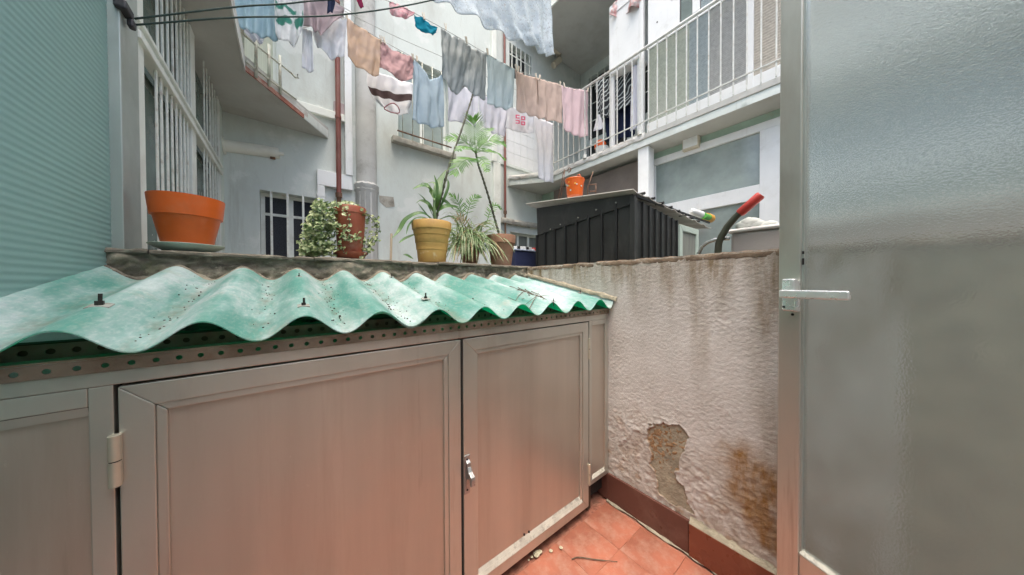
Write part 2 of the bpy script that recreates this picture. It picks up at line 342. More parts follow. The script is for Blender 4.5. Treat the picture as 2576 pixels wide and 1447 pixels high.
# ================================================================== SETTING
# patio floor with its red tiles
fl = B().box((-2.3, -3.0, -.12), (.0, .75, -.006))  .build('patio_floor', m_joint, org=(0, 0, 0)); S(fl)
tb = B(); ts = .1991; tb.box((-ts/2, -ts/2, -.006), (ts/2, ts/2, 0)); t0 = None
for i in range(9):
    for j in range(9):
        x = -.13-i*.2; y = -.105-j*.2
        if t0 is None:
            t0 = tb.build('floor_tile', m_tile_red, fl, bevel=.0007, seg=1); o = t0
        else:
            o = t0.copy(); COL.objects.link(o); o.parent = fl
        o.location = (x, y, random.uniform(-.0008, .0008)); o.rotation_euler.z = random.choice((0, pi/2, pi))
P = [[Vector((-.001-w*.024*(1+.45*N3(y*9, 1))-.012*(w > .4)*FR(y*14, 3), -y, .004+.012*(1-w)**1.5*(1+.6*FR(y*30, w*4)))) for w in (0, .25, .5, .75, 1.)] for y in [k*.012 for k in range(130)]]
B().grid(P, flip=True).build('mortar_fillet', m_mortar, fl, smooth=True)
cg = S(B().box((-3, .86, -.2), (3.6, 3.1, .3)).build('courtyard_ground', m_ground))
cg2 = S(B().box((.13, -3.2, -.2), (3.6, .858, .3)).build('side_yard_ground', m_ground))

# unseen house wall with the glazed door's doorway; kept low and pale for light
hw = T('house_wall', 'unseen pale rendered house wall with the back doorway', 'wall', (-1, -2.2, 0))
b = B()
for a0, a1, z0, z1 in walls(-2.3, 3.6, 0, 3.1, [(-1.9, -.45, 0, 2.35)]): b.box((a0, -2.4, z0), (a1, -2.2, z1))
b.build('wall', m_house, hw)
B().box((-1.9, -2.9, -.004), (-.45, -2.2, .004)).build('threshold', m_mortar, hw)
B().box((-2.0, -3.1, 0), (-.3, -2.95, 2.5)).build('passage_wall', m_house, hw)

# ------------------------------------------------------------------ rough rendered boundary wall (x = 0)
wt = T('boundary_wall', 'low rough rendered wall with flaking paint and rust stains beside the cabinet', 'wall', (.06, -.3, 0))
def polydist(y, z, poly):
    ins = False; d = 9; n = len(poly)
    for i in range(n):
        (y1, z1), (y2, z2) = poly[i], poly[(i+1) % n]
        if (z1 > z) != (z2 > z) and y < (y2-y1)*(z-z1)/(z2-z1)+y1: ins = not ins
        L = (y2-y1)**2+(z2-z1)**2; t = max(0, min(1, ((y-y1)*(y2-y1)+(z-z1)*(z2-z1))/L))
        d = min(d, sqrt((y-y1-t*(y2-y1))**2+(z-z1-t*(z2-z1))**2))
    return -d if ins else d
def wp(px, py): p = at(px, py, 'x', 0); return (p.y, p.z)
peel = [wp(*q) for q in [(1634,1085),(1652,1064),(1690,1062),(1720,1078),(1728,1110),(1715,1150),(1700,1200),(1722,1240),(1745,1290),(1700,1275),(1660,1240),(1650,1200),(1636,1150),(1632,1110)]]
peel2 = [wp(*q) for q in [(1560,1125),(1575,1098),(1600,1085),(1625,1092),(1622,1130),(1600,1140),(1575,1150)]]
rusty = [wp(*q) for q in [(1822,1115),(1870,1120),(1958,1190),(1958,1400),(1900,1350),(1840,1250),(1812,1160)]]
NY, NZ = 400, 320; ya, yb_, za, zb = .687, -.96, .0, 1.322
P = []; A_peel = []; A_rust = []; A_grime = []
for i in range(NY):
    y = lerp(ya, yb_, i/(NY-1)); row = []
    for j in range(NZ):
        z = lerp(za, zb, j/(NZ-1))
        wob = .028*FR(y*20, z*20, 5, 5)
        pd = polydist(y, z, peel)+wob*.8; pd2 = polydist(y, z, peel2)+wob*.8
        pk = 1-sstep(-.003, .003, pd); pk2 = 1-sstep(-.003, .003, pd2)
        lowz = sstep(.62, .3, z+.15*FR(y*5, z*5, 2))
        cr = .5+.5*N3(y*3, z*3, 8)                      # where the skin is blistered
        wx, wz = y+.02*N3(y*14, z*14, 3), z+.012*N3(y*17, z*20, 6)
        rg = 1-abs(N3(wx*24, wz*52, 4)); crk = max(0, rg-.80)/.2
        d = .0011*FR(y*85, z*115, 1, 5)+.0016*crk*crk*sstep(.35, .75, cr)+.0013*max(0, 1-abs(N3(wx*50, wz*95, 8))-.7)/.3*sstep(-.25, .45, N3(y*7, z*7, 21))
        d += .004*FR(y*3, z*3, 9, 2)
        d += lowz*.0035*FR(y*45, z*45, 7, 3)
        d -= .006*pk*(1+.5*FR(y*60, z*60, 3)) + .003*pk2
        edge = math.exp(-(pd/.006)**2)*.0035*(pd > 0); d += edge
        row.append(Vector((-d-.004, y, z)))
        A_peel.append(min(1, pk+.35*pk2*(.5+.5*N3(y*40, z*40))+.5*lowz*sstep(.25, .6, FR(y*16, z*16, 13))))
        rs_ = 1-sstep(-.06, .05, polydist(y, z, rusty)+.035*FR(y*12, z*9, 1)); A_rust.append(min(1, rs_*1.1+.4*lowz*max(0, .25+FR(y*10, z*10, 3))))
        top = sstep(.30+.26*FR(y*8, 2, 1), .0, zb-z+.0)*(.75+.5*FR(y*7, 5, 1)); lowg = .6*sstep(.55, .16, z)*(.55+FR(y*8, z*8, 6))
        st = sstep(.22, .5, N3(y*8.5, z*.6, 12))*sstep(.55, 1.2, z)*.55
        side = sstep(-.56, -.72, y)*.5*(.5+FR(y*10, z*4, 3))
        A_grime.append(max(0, min(1, top*.95+lowg+st+side)))
    P.append(row)
b = B().grid(P)
wo = b.build('render_coat', m_wall, wt, smooth=True)
for nm, vals in (('peel', A_peel), ('rust', A_rust), ('grime', A_grime)):
    a = wo.data.attributes.new(nm, 'FLOAT', 'POINT'); a.data.foreach_set('value', vals)
B().box((.0, -3.0, 0), (.12, .69, 1.322)).build('wall_core', m_mortar, wt)
# cap of the wall: thin broken mortar edge
P = []
for i in range(170):
    y = lerp(.70, -1.2, i/169); h = 1.319+.006*FR(y*12, 1)+.004*N3(y*60, 2); e = -.007-.004*FR(y*20, 4)
    P.append([Vector((e+.002, y, h-.02-.006*N3(y*25, 3))), Vector((e, y, h-.004)), Vector((e+.008, y, h+.006)), Vector((.06, y, h+.009)), Vector((.13, y, h))])
B().grid(P, flip=False).build('mortar_cap', M('rusty_mortar_cap', (.15, .11, .075), .95, var=.35, sc=14, bmp=.7, bsc=60, dirt=(.4, .37, .3), dsc=10, damt=.7), wt, smooth=True)
# skirting tiles along its foot
for k, (y0, y1, th, mm, h) in enumerate([(.2, -.004, .012, m_skirt, .150), (-.006, -.409, .014, m_skirt, .152), (-.412, -.815, .021, m_skirt2, .147), (-.818, -1.22, .017, m_skirt2, .15), (-1.223, -1.62, .017, m_skirt, .15)]):
    B().box((-.002-th, y1, .004), (-.001, y0, h)).build('skirting_tile', mm, wt, bevel=.002)
P = []
for i in range(110):
    y = lerp(-.412, -1.2, i/109)
    P.append([Vector((-.0225, y, .1475)), Vector((-.021, y, .152+.004*FR(y*25, 1))), Vector((-.008, y, .160+.007*FR(y*22, 2))), Vector((-.002, y, .172+.006*FR(y*18, 3)))])
B().grid(P).build('mortar_joint', m_mortar, wt, smooth=True)

# ------------------------------------------------------------------ parapet behind the cabinet
pt = T('parapet_wall', 'dark weathered concrete parapet with crumbling face under the flowerpots', 'wall', (-.93, .77, 0))
P = []
for i in range(300):
    x = lerp(-1.93, .0, i/299); row = []
    for j in range(52):
        z = lerp(.95, 1.314, j/51)
        d = .016*FR(x*7, z*9, 2)+.012*FR(x*30, z*45, 5, 3)
        layer = .006*(N3(x*2, z*60+3*N3(x*6, z*6), 2))
        brk = sstep(.12, .3, N3(x*5.2, z*4, 7))*.016
        row.append(Vector((x, .69-d-layer*.8+brk, z+.004*FR(x*20, z*20, 3)*(j < 51))))
    P.append(row)
B().grid(P, flip=False).build('concrete_face', m_par, pt, smooth=True)
B().box((-1.93, .715, 0), (-.0, .855, 1.30)).build('wall_core', m_par, pt)
xs = [-1.95, -1.78, -1.30, -.855, -.70, -.33, .13]
for k in range(len(xs)-1):
    P = []; n = max(4, int((xs[k+1]-xs[k])/.012)); x0, x1 = xs[k]+.002, xs[k+1]-.002; dz = random.uniform(-.004, .004)
    ring = [(.682, 1.313), (.673, 1.317), (.673, 1.325), (.68, 1.331), (.78, 1.331), (.868, 1.33), (.870, 1.305)]
    for i in range(n+1):
        x = lerp(x0, x1, i/n); chip = .014*sstep(.25, .5, N3(x*9, 2, 3))
        P.append([Vector((x, y+(.004*FR(x*22, q, 4)+chip if q < 4 else 0), z+dz+.0025*FR(x*18, q*2, 1)-(chip*.4 if q == 3 else 0))) for q, (y, z) in enumerate(ring)])
    B().grid(P, flip=True).add(P[0], [tuple(range(len(ring)))]).add(P[-1], [tuple(range(len(ring)-1, -1, -1))]).build('coping_piece', m_cop, pt, smooth='auto')
# ------------------------------------------------------------------ corrugated sheet roof
PITCH_W, AMP, X0 = .1762, .0255, -1.625
def rz(x, y): return 1.066+AMP+.207*(y+.035)-AMP*cos(2*pi*(x-X0)/PITCH_W)
rt = T('corrugated_roof', 'translucent green corrugated plastic roof of two lapped sheets over the cabinet', 'roof', (-.93, .3, 1.06))
def sheet(x0, x1, lift, y0, y1, ph):
    nx = int((x1-x0)/.0075); ny = 34; th = .0028; top = []; bot = []
    for i in range(nx+1):
        x = lerp(x0, x1, i/nx); rt_, rb = [], []
        for j in range(ny+1):
            v = j/ny; y = lerp(y0+.004*N3(x*6, ph), y1+.01*N3(x*11, ph+2), v)
            z = rz(x, y)+lift+.0025*FR(x*4, y*4, ph, 2)
            if x > -.03: z += (x+.03)*.95
            rt_.append(Vector((x, y, z+th))); rb.append(Vector((x, y, z)))
        top.append(rt_); bot.append(rb)
    b = B().grid(top, 0).grid(bot, 1, flip=True)
    b.grid([[top[i][0] for i in range(nx+1)], [bot[i][0] for i in range(nx+1)]], 0, flip=False)
    b.grid([[top[i][ny] for i in range(nx+1)], [bot[i][ny] for i in range(nx+1)]], 1, flip=True)
    b.grid([top[0], bot[0]], 0, flip=True).grid([top[nx], bot[nx]], 0)
    return b
sheet(-1.925, -1.062, .0052, -.038, .667, 1).build('corrugated_sheet', [m_grp_top, m_grp_bot], rt, smooth='auto')
sheet(-1.20, -.004, .0, -.034, .667, 5).build('corrugated_sheet', [m_grp_top, m_grp_bot], rt, smooth='auto')
for o in [o for o in rt.children if o.name.startswith('corrugated_sheet')]:
    me = o.data; a = me.attributes.new('valley', 'FLOAT', 'POINT'); O = Vector(ORG[rt.name])
    a.data.foreach_set('value', [max(0, cos(2*pi*(v.co.x+O.x-X0)/PITCH_W)-.55)*1.7 for v in me.vertices])
def roofhit(px, py, crest=True):
    d = ray(px, py); best = None
    for k in range(1, 1200):
        p = CAM+d*(k*.004)
        if p.y > -.04 and p.y < .68 and p.z <= rz(p.x, p.y)+.008: return p
    return None
for px, py, s_ in [(287,776,1.2),(762,770,1.),(1058,757,1.),(1458,737,.8),(525,690,.7),(757,697,.7),(980,697,.7),(1388,772,.6)]:
    p = roofhit(px, py)
    if p is None: continue
    k = round((p.x-X0)/PITCH_W-.5)+.5; x = X0+k*PITCH_W; y = p.y; z = rz(x, y)+.007
    bo = B().tube([(x, y, z-.02), (x+.001, y+.001, z+.022*s_)], .0027*s_, 8).tube([(x, y, z+.001), (x, y, z+.009*s_)], .0056*s_, 6).build('roof_bolt', m_steel, rt)
    w = .0135*s_; b = B(); P = []
    for a in (-1, -.5, 0, .5, 1): P.append([Vector((x+a*w, y+c*w*.85, rz(x+a*w, y+c*w)+.009-.3*(rz(x+a*w, y)-rz(x, y)))) for c in (-1, 1)])
    b.grid(P).build('washer', m_washer, bo, solid=.002)
# cement / flashing lip that seals the sheet to the boundary wall
P = []
for i in range(120):
    y = lerp(-.055, .668, i/119); zz = 1.066+AMP+.207*(y+.035)
    P.append([Vector((-.012-.006*FR(y*18, 1), y, zz+.018+.004*FR(y*22, 2))), Vector((-.014, y, zz+.035+.006*FR(y*18, 3))), Vector((-.004, y, zz+.043+.008*FR(y*14, 5))), Vector((.001, y, zz+.030))])
B().grid(P, flip=True).build('mortar_flashing', m_mortar, rt, smooth=True)
P = []
for i in range(200):
    x = lerp(-1.9, -.03, i/199)
    zz = rz(x, .66)+.006
    P.append([Vector((x, .664-.02*max(0,FR(x*22, 1)), zz-.002)), Vector((x, .668, zz+.006+.014*max(0, FR(x*26, 2)))), Vector((x, .69, zz+.008+.02*max(0, FR(x*18, 4))))])
B().grid(P, flip=False).build('mortar_seal', m_par, rt, smooth=True)
# slotted angle under the front edge: a strip with real round holes
def perf(x0, x1, y, z0, z1, pitch, r, mat, nm, parent):
    b = B(); n = int((x1-x0)/pitch); zc = (z0+z1)/2; m = 16
    for k in range(n):
        xa, xb = x0+k*pitch, x0+(k+1)*pitch; xc = (xa+xb)/2; vs = []; hx, hz = (xb-xa)/2, (z1-z0)/2
        ca = atan2(hz, hx); ang = sorted([2*pi*j/m+.01 for j in range(m)]+[ca, pi-ca, pi+ca, 2*pi-ca]); mm_ = len(ang)
        for w in ang:
            c, s_ = cos(w), sin(w); q = 1/max(abs(c)/hx, abs(s_)/hz)
            vs += [(xc+c*q, y, zc+s_*q), (xc+c*r, y, zc+s_*r), (xc+c*r, y+.0025, zc+s_*r)]
        fs = []
        for j in range(mm_):
            i2 = (j+1) % mm_; fs += [(j*3, j*3+1, i2*3+1, i2*3), (j*3+1, j*3+2, i2*3+2, i2*3+1)]
        b.add(vs, fs)
    return b.build(nm, mat, parent)
cb = T('storage_cabinet', 'low aluminium storage cabinet with two framed doors under the green roof', 'cabinet', (-.93, .05, 0))
perf(-1.9, -.006, -.008, 1.0365, 1.0615,   .031, .0048, m_perf, 'slotted_angle', cb)
B().box((-1.9, -.008, 1.062), (-.006, .03, 1.0655)).build('angle_flange', m_perf, cb)
perf(-1.9, -.01, .10, 1.055, 1.085, .03, .006, m_perf, 'slotted_angle', rt)
B().box((-1.9, .104, 1.05), (-.01, .14, 1.087)).build('batten', m_wood, rt)
B().box((-1.9, .40, 1.125), (-.01, .45, 1.145)).build('batten', m_wood, rt)

# ------------------------------------------------------------------ cabinet under it
B().box((-1.9, .0, 1.008), (-.004, .04, 1.0362)).build('top_rail', m_alu, cb, bevel=.002)
B().box((-1.9, .035, .05), (-.004, .045, 1.0)).build('light_block_sheet', m_gap, cb)  # black sheet added behind the doors so no light leaks through
B().box((-1.9, .05, 1.0), (-.02, .64, 1.012)).build('cabinet_top', m_alu2, cb)
def miter(b, x0, x1, z0, z1, w, y0, y1):
    """four mitred bars of a frame, returned separately"""
    o = [(x0,z0),(x1,z0),(x1,z1),(x0,z1)]; i = [(x0+w,z0+w),(x1-w,z0+w),(x1-w,z1-w),(x0+w,z1-w)]; out = []
    for k, nm in enumerate(('bottom_rail', 'stile', 'upper_rail', 'stile')):
        j = (k+1) % 4; q = [o[k], o[j], i[j], i[k]]
        c = (sum(p[0] for p in q)/4, sum(p[1] for p in q)/4)
        q = [(c[0]+(p[0]-c[0])*.9995, c[1]+(p[1]-c[1])*.9995) for p in q]
        out.append((nm, B().hexa([(p[0], y0, p[1]) for p in q], [(p[0], y1, p[1]) for p in q])))
    return out
def bead(x0, x1, z0, z1, w, yo, yi):
    o = [(x0,z0),(x1,z0),(x1,z1),(x0,z1)]; i = [(x0+w,z0+w),(x1-w,z0+w),(x1-w,z1-w),(x0+w,z1-w)]; out = []
    for k in range(4):
        j = (k+1) % 4
        q = [o[k], o[j], i[j], i[k]]; c = (sum(p[0] for p in q)/4, sum(p[1] for p in q)/4); q = [(c[0]+(p[0]-c[0])*.9992, c[1]+(p[1]-c[1])*.9992) for p in q]
        out.append(B().hexa([(p[0], yo, p[1]) for p in q], [(p[0], yi, p[1]) for p in q]))
    return out
def cabdoor(nm, x0, x1, z0, z1, w, bw, parent, dusty=True, label=None):
    panel = B().box((x0+w+bw-.004, .012, z0+w+bw-.004), (x1-w-bw+.004, .018, z1-w-bw+.004)).build(nm, m_alu2, parent)
    if label: panel['label'] = label
    for n_, bb in miter(None, x0, x1, z0, z1, w, 0, .03): bb.build(n_, m_alu, panel, bevel=.0018)
    for k, bb in enumerate(bead(x0+w, x1-w, z0+w, z1-w, bw, .004, .0119)): bb.build('bead', m_ledge if (k == 0 and dusty) else m_alu, panel, bevel=.002)
    # dusty ledge on the bottom rail
    return panel
d1 = cabdoor('cabinet_door', -1.656, -.914, .045, 1.003, .046, .016, cb)
d2 = cabdoor('cabinet_door', -.9035, -.1795, .045, 1.003, .046, .016, cb)
for o, xa, xb in ((d1, -1.606, -.964), (d2, -.853, -.230)):
    B().add([(xa, -.002, .092), (xb, -.002, .092), (xb, .0125, .122), (xa, .0125, .122)], [(0,1,2,3)]).build('dusty_ledge', m_ledge, o)
fxl = B().box((-1.9, .010, .05), (-1.69, .016, .955)).build('fixed_panel', m_alu2, cb)
B().box((-1.690, 0, .045), (-1.661, .03, 1.0075)).build('stile', m_alu, fxl, bevel=.0018)
B().box((-1.9, .001, .972), (-1.6905, .03, 1.0075)).build('upper_rail', m_alu, fxl, bevel=.0018)
B().add([(-1.9, .002, .9715), (-1.6905, .002, .9715), (-1.6905, .004, .955), (-1.9, .004, .955)], [(3,2,1,0)]).build('bead', m_alu, fxl)
fxr = B().box((-.150, .010, .175), (-.03, .016, .98)).build('fixed_panel', m_alu2, cb)
B().box((-.174, 0, .155), (-.150, .03, 1.0075)).build('stile', m_alu, fxr, bevel=.0018)
B().box((-.034, 0, .155), (-.006, .03, 1.0075)).build('stile', m_alu, fxr, bevel=.0018)
B().box((-.1495, .0005, .982), (-.0345, .03, 1.0075)).build('upper_rail', m_alu, fxr, bevel=.0018)
B().box((-.174, -.001, .148), (-.006, .03, .172)).build('bottom_rail', m_alu, fxr, bevel=.0018)
B().add([(-.149, -.0005, .173), (-.035, -.0005, .173), (-.035, .012, .19), (-.149, .012, .19)], [(0,1,2,3)]).build('dusty_ledge', m_ledge, fxr)
def hinge(x, z0, z1, r, par, y=-.007):
    zm = (z0+z1)/2
    h = B().lathe((x, y, z0), [(r*.3, 0), (r, .002), (r, zm-z0-.0012)], 14).lathe((x, y, zm+.0012), [(r, 0), (r, z1-zm-.003), (r*.3, z1-zm-.001)], 14).build('hinge', m_hinge, par, smooth='auto')
    B().lathe((x, y, zm-.0014), [(r*.88, 0), (r*.88, .0028)], 14).build('hinge_washer', m_gap, h)
    B().box((x-.007, -.003, z0+.004), (x+.007, .0, z1-.004)).build('hinge_leaf', m_hinge, h)
hinge(-1.6585, .812, .914, .0088, d1); hinge(-1.6585, .16, .262, .0088, d1)
hinge(-.1768, .157, .268, .0046, d2, -.005); hinge(-.1768, .808, .92, .0046, d2, -.003)
# lever lock of the right door
hx = -.890
h = B().box((hx-.013, -.004, .442), (hx+.010, .0, .582)).build('lock_plate', m_cast, d2, bevel=.003)
B().lathe((hx-.002, -.0045, .571), [(.003, -.001), (.0035, .0)], 8).build('screw', m_gap, h)
for zc in (.568, .457): B().tube([(hx-.002, -.0038, zc), (hx-.002, -.0055, zc)], .0034, 10).build('screw', m_gap, h)
prof = [(-.004,.566),(-.014,.558),(-.016,.545),(-.026,.532),(-.044,.522),(-.047,.513),(-.046,.492),(-.038,.487),(-.034,.492),(-.03,.505),(-.018,.508),(-.010,.495),(-.006,.47),(-.004,.46)]
B().extr([(hx-.008, a, z) for a, z in prof], (.015, 0, 0)).build('lever', m_cast, h, bevel=.002)
B().box((-.9135, .006, .05), (-.904, .012, 1.0)).build('door_gap_strip', m_gap, cb)  # black strip filling the gap between the two doors
for x in (-.168, -1.05, -1.85): B().box((x, .02, .004), (x+.032, .06, .15)).build('leg', m_wood, cb, bevel=.002)
B().box((-1.9, .10, .004), (-.18, .115, .06)).build('kick_board', m_wood, cb)

# ------------------------------------------------------------------ reeded glass screen on the left
gs = T('glass_screen', 'teal reeded glass screen in a grey aluminium frame at the cabinet end', 'screen', (-1.88, .1, 1.0))
b = B(); zz = [.5+.0030*k for k in range(940)]
b.grid([[Vector((-1.872-.0013*(.5+.5*cos(2*pi*z/.018)), y, z)) for y in (-2.1, -.6, .2, .722)] for z in zz], flip=True)
b.grid([[Vector((-1.878, y, z)) for y in (-2.1, .722)] for z in (.5, 3.32)])
b.build('glass_pane', m_ribglass, gs, smooth=True)
B().box((-1.885, .722, .9), (-1.845, .785, 3.4)).build('frame_post', m_alupost, gs, bevel=.003)
B().box((-1.90, .790, 1.32), (-1.855, .915, 3.4)).build('frame_post', m_alupost, gs, bevel=.004)
B().box((-1.905, .8, 1.32), (-1.8995, .93, 3.4)).build('rubber_strip', m_gap, gs)
B().box((-2.2, -2.19, 0), (-1.9, .72, .9)).build('low_wall', m_house, gs)
bk = B()
c0 = at(290, 8, 'x', -1.852); c1 = at(335, 30, 'x', -1.84)
bk.box((-1.856, c0.y-.01, c0.z-.012), (-1.825, c0.y+.055, c0.z+.02)).box((-1.84, c0.y+.035, c0.z-.04), (-1.822, c0.y+.065, c0.z-.011))
tag(bk.build('line_bracket', m_bracket, bevel=.006), 'black line bracket screwed to the top of the screen post', 'bracket')
br = Vector((-1.83, c0.y+.06, c0.z-.02))

# ================================================================== LEFT WING (x = -1.87)
lw = T('apartment_building', 'left wing with white barred windows and an overhanging slab edge', 'building', (-2.2, 1.9, 0))
XL = -1.872
b = B()
b.box((-2.3, .935, 0), (XL-.06, 2.95, 1.0)).box((-2.3, 2.80, 1.0), (XL, 2.95, 2.86)).box((-2.3, .935, 1.0), (XL-.10, 2.80, 2.86))
b.build('wall', m_plaster_l, lw)
def yl(px): return at(px, 500, 'x', XL).y
bays = [(yl(345), yl(488)), (yl(488), 2.80)]
for (ya, yb2) in bays:
    for z0, z1 in ((1.0, 2.19), (2.25, 2.86)):
        p = B().box((XL-.075, ya+.05, z0), (XL-.07, yb2, z1)).build('window_pane', m_leftglass, lw)
for px, w in ((357, .075), (489, .11), (553, .05)):
    y = yl(px); B().box((XL-.055, y-w/2, 1.0), (XL+.004, y+w/2, 2.86)).build('window_post', m_white, lw, bevel=.003)
for z, h in ((2.222, .032), (2.285, .02), (1.02, .03)): B().box((XL-.03, .94, z-h/2), (XL+.012+h*.2, 2.79, z+h/2)).build('window_rail', m_white, lw, bevel=.003)
for k, px in enumerate((398, 410, 424, 436, 447, 457, 466, 474, 515, 522, 529, 536, 542, 548)):
    y = yl(px); w = .016
    B().box((XL-.004, y-w/2, 1.0), (XL+.004, y+w/2, 2.21)).build('window_bar', m_bar, lw, bevel=.002)
    B().box((XL-.004, y-w/2+.03, 2.24), (XL+.004, y+w/2+.03, 2.86)).build('window_bar', m_bar, lw, bevel=.002)
# overhanging slab, its soffit and flaking edge
poly = [(-2.3, .935), (-1.65, .935), (-1.65, 2.12), (-1.02, 2.949), (-2.3, 2.949)]
B().slab(poly, 2.862, 2.99).build('slab', m_soffit, lw)
B().box((-1.649, .935, 2.858), (-1.640, 2.12, 2.975)).build('edge_trim', m_fascia, lw)
ch0, ch1 = Vector((-1.65, 2.12, 0)), Vector((-1.02, 2.949, 0)); chd = (ch1-ch0).normalized(); chn = Vector((chd.y, -chd.x, 0))
def chbox(a, b2, o0, o1, z0, z1):
    p = [ch0+chd*a+chn*o0, ch0+chd*b2+chn*o0, ch0+chd*b2+chn*o1, ch0+chd*a+chn*o1]
    return B().slab([(q.x, q.y) for q in p], z0, z1)
B().box((-2.3, .935, 2.992), (-1.9, 2.949, 8.5)).build('unseen_upper_wall', m_plaster_l, lw)  # unseen upper storey, added to shade the courtyard from the left
B().slab(poly, 5.6, 5.74).build('slab', m_soffit, lw)  # second slab out of view, added with the upper storey for its shade
chbox(.0, .64, .001, .012, 2.866, 2.905).build('edge_trim', m_redfascia, lw)
chbox(.02, .7, .001, .007, 2.906, 2.965).build('edge_trim', m_fascia, lw)
chbox(.645, 1.03, .001, .006, 2.868, 2.955).build('edge_trim', m_plaster, lw)
# railing on the chamfer
rl = T('balcony_railing', 'cream painted iron railing ending in a hook above the red slab edge', 'railing', (-1.5, 2.3, 3.0))
def chat(px, py):      # point on the vertical plane of the chamfer
    d = ray(px, py); n = chn; t = (ch0+chn*.02-CAM).dot(n)/d.dot(n); return CAM+d*t
for px, ya, yb2 in ((609, -30, 150), (643, 60, 195), (676, 112, 217), (704, 140, 237)):
    B().tube([chat(px, ya), chat(px+1, yb2)], .011, 8).build('rail_bar', m_barold, rl, smooth=True)
B().tube([chat(598, 75), chat(643, 113), chat(735, 186)], .008, 8).build('rail_tube', m_barold, rl, smooth=True)
B().tube([chat(611, 149), chat(674, 198), chat(745, 250)], .008, 8).build('rail_tube', m_barold, rl, smooth=True)
e0 = chat(733, 184); B().tube([e0, e0+Vector((.03, .03, -.012)), e0+Vector((.05, .04, .0)), e0+Vector((.045, .035, .03))], .009, 8).build('hook', m_barold, rl, smooth=True)

# ================================================================== BACK WING (y = 2.95)
bw = T('apartment_building', 'white plastered back wing with barred windows, pipes and a round casing', 'building', (.8, 3.1, 0))
YB = 2.95
def bx(px, py=400): return at(px, py, 'y', YB).x
def bz(px, py): return at(px, py, 'y', YB).z
W1 = (-1.615, -1.12, .9, 2.17); W2 = (-.255, .47, 3.10, 4.25); W3 = (1.60, 2.10, 4.75, 5.31); W4 = (1.60, 2.35, 1.25, 2.10); W5 = (-1.80, -1.47, 3.2, 4.6)
b = B()
for a0, a1, z0, z1 in walls(-2.3, 3.6, 0, 8.5, [W1, W2, W3, W4, W5]): b.box((a0, YB, z0), (a1, YB+.22, z1))
b.build('wall', m_plaster, bw)
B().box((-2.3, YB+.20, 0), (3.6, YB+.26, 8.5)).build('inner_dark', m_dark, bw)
def sash(w, n, par, glass, d=.10, fr=.035, mid=None):
    wo_ = B(); y = YB+d; x0, x1, z0, z1 = w
    for a, b2, c, e in ((x0, x1, z0, z0+fr), (x0, x1, z1-fr, z1), (x0, x0+fr, z0+fr, z1-fr), (x1-fr, x1, z0+fr, z1-fr)): wo_.box((a, y, c), (b2, y+.03, e))
    for k in range(1, n): xx = lerp(x0, x1, k/n); wo_.box((xx-fr*.7, y-.004, z0+fr), (xx+fr*.7, y+.03, z1-fr))
    if mid: wo_.box((x0+fr, y-.002, mid-.014), (x1-fr, y+.028, mid+.014))
    f_ = wo_.build('window_frame', m_white, par, bevel=.002)
    for k in range(n):
        B().box((lerp(x0, x1, k/n)+fr*.6, y+.012, z0+fr*.6), (lerp(x0, x1, (k+1)/n)-fr*.6, y+.018, z1-fr*.6)).build('pane', glass, f_)
    return f_
sash(W1, 2, bw, m_darkgrid, .11, .035, 1.95); sash(W2, 2, bw, m_winglass, .1, .04, None); sash(W3, 2, bw, m_dark, .1, .03); sash(W4, 3, bw, m_curtain, .1, .03); sash(W5, 1, bw, m_paleshutter, .05, .03)
for px in (683, 724, 763): x = bx(px, 550); B().box((x-.010, YB-.012, .9), (x+.010, YB+.008, 2.166)).build('window_bar', m_bar, bw, bevel=.002)
for px in (1012, 1037, 1062, 1087, 1110):
    x = bx(px, 340); B().tube([(x, YB-.02, 3.10), (x, YB-.02, 4.24)], .006, 6).build('window_bar', m_barold, bw, smooth=True)
B().tube([(-.27, YB-.045, 3.19), (.49, YB-.045, 3.19)], .010, 8).build('window_bar', m_rust, bw, smooth=True)
for k in range(5): x = lerp(1.65, 2.05, k/4); B().box((x-.009, YB-.01, 4.75), (x+.009, YB+.008, 5.305)).build('window_bar', m_bar, bw)
B().box((1.60, YB-.014, 5.10), (2.10, YB-.0105, 5.12)).build('window_bar', m_bar, bw)
def raggedbox(a, b2, nz=1, amp=.006, seed=0, n=40):
    P = []
    x0, x1 = a[0], b2[0]; y0, y1 = a[1], b2[1]; z0, z1 = a[2], b2[2]
    for i in range(n+1):
        x = lerp(x0, x1, i/n); r = lambda q: amp*FR(x*13, q, seed)
        P.append([Vector((x, y1, z0+r(1))), Vector((x, y0+r(2), z0+r(3))), Vector((x, y0+r(4)-amp, (z0+z1)/2)), Vector((x, y0+r(5), z1+r(6))), Vector((x, y1, z1+r(7)))])
    return B().grid(P, flip=True).add(P[0], [(0,1,2,3,4)]).add(P[-1], [(4,3,2,1,0)])
m_sill = M('stained_sill', (.42, .41, .36), .9, var=.2, sc=9, bmp=.5, dirt=(.14, .12, .09), dsc=8, damt=.8)
raggedbox((-.335, YB-.09, 3.03), (.54, YB+.1, 3.095), amp=.005, seed=3).build('window_sill', m_sill, bw, smooth='auto')
# string course, pilaster, cornice
B().box((-1.86, YB-.05, 3.09), (-.83, YB+.001, 3.175)).build('string_course', m_white, bw, bevel=.006)
B().box((1.24, YB-.045, 0), (1.375, YB+.001, 3.19)).build('pilaster', m_white, bw, bevel=.006)
B().box((1.21, YB-.05, 3.191), (1.30, YB+.001, 8.4)).build('pilaster', m_white, bw, bevel=.006)
B().box((1.378, YB-.022, 3.195), (2.5, YB+.001, 3.24)).build('string_course', m_plaster, bw, bevel=.004)
raggedbox((1.378, YB-.07, 2.22), (3.0, YB+.001, 2.30), amp=.014, seed=7).build('cornice', m_sill, bw, smooth='auto')
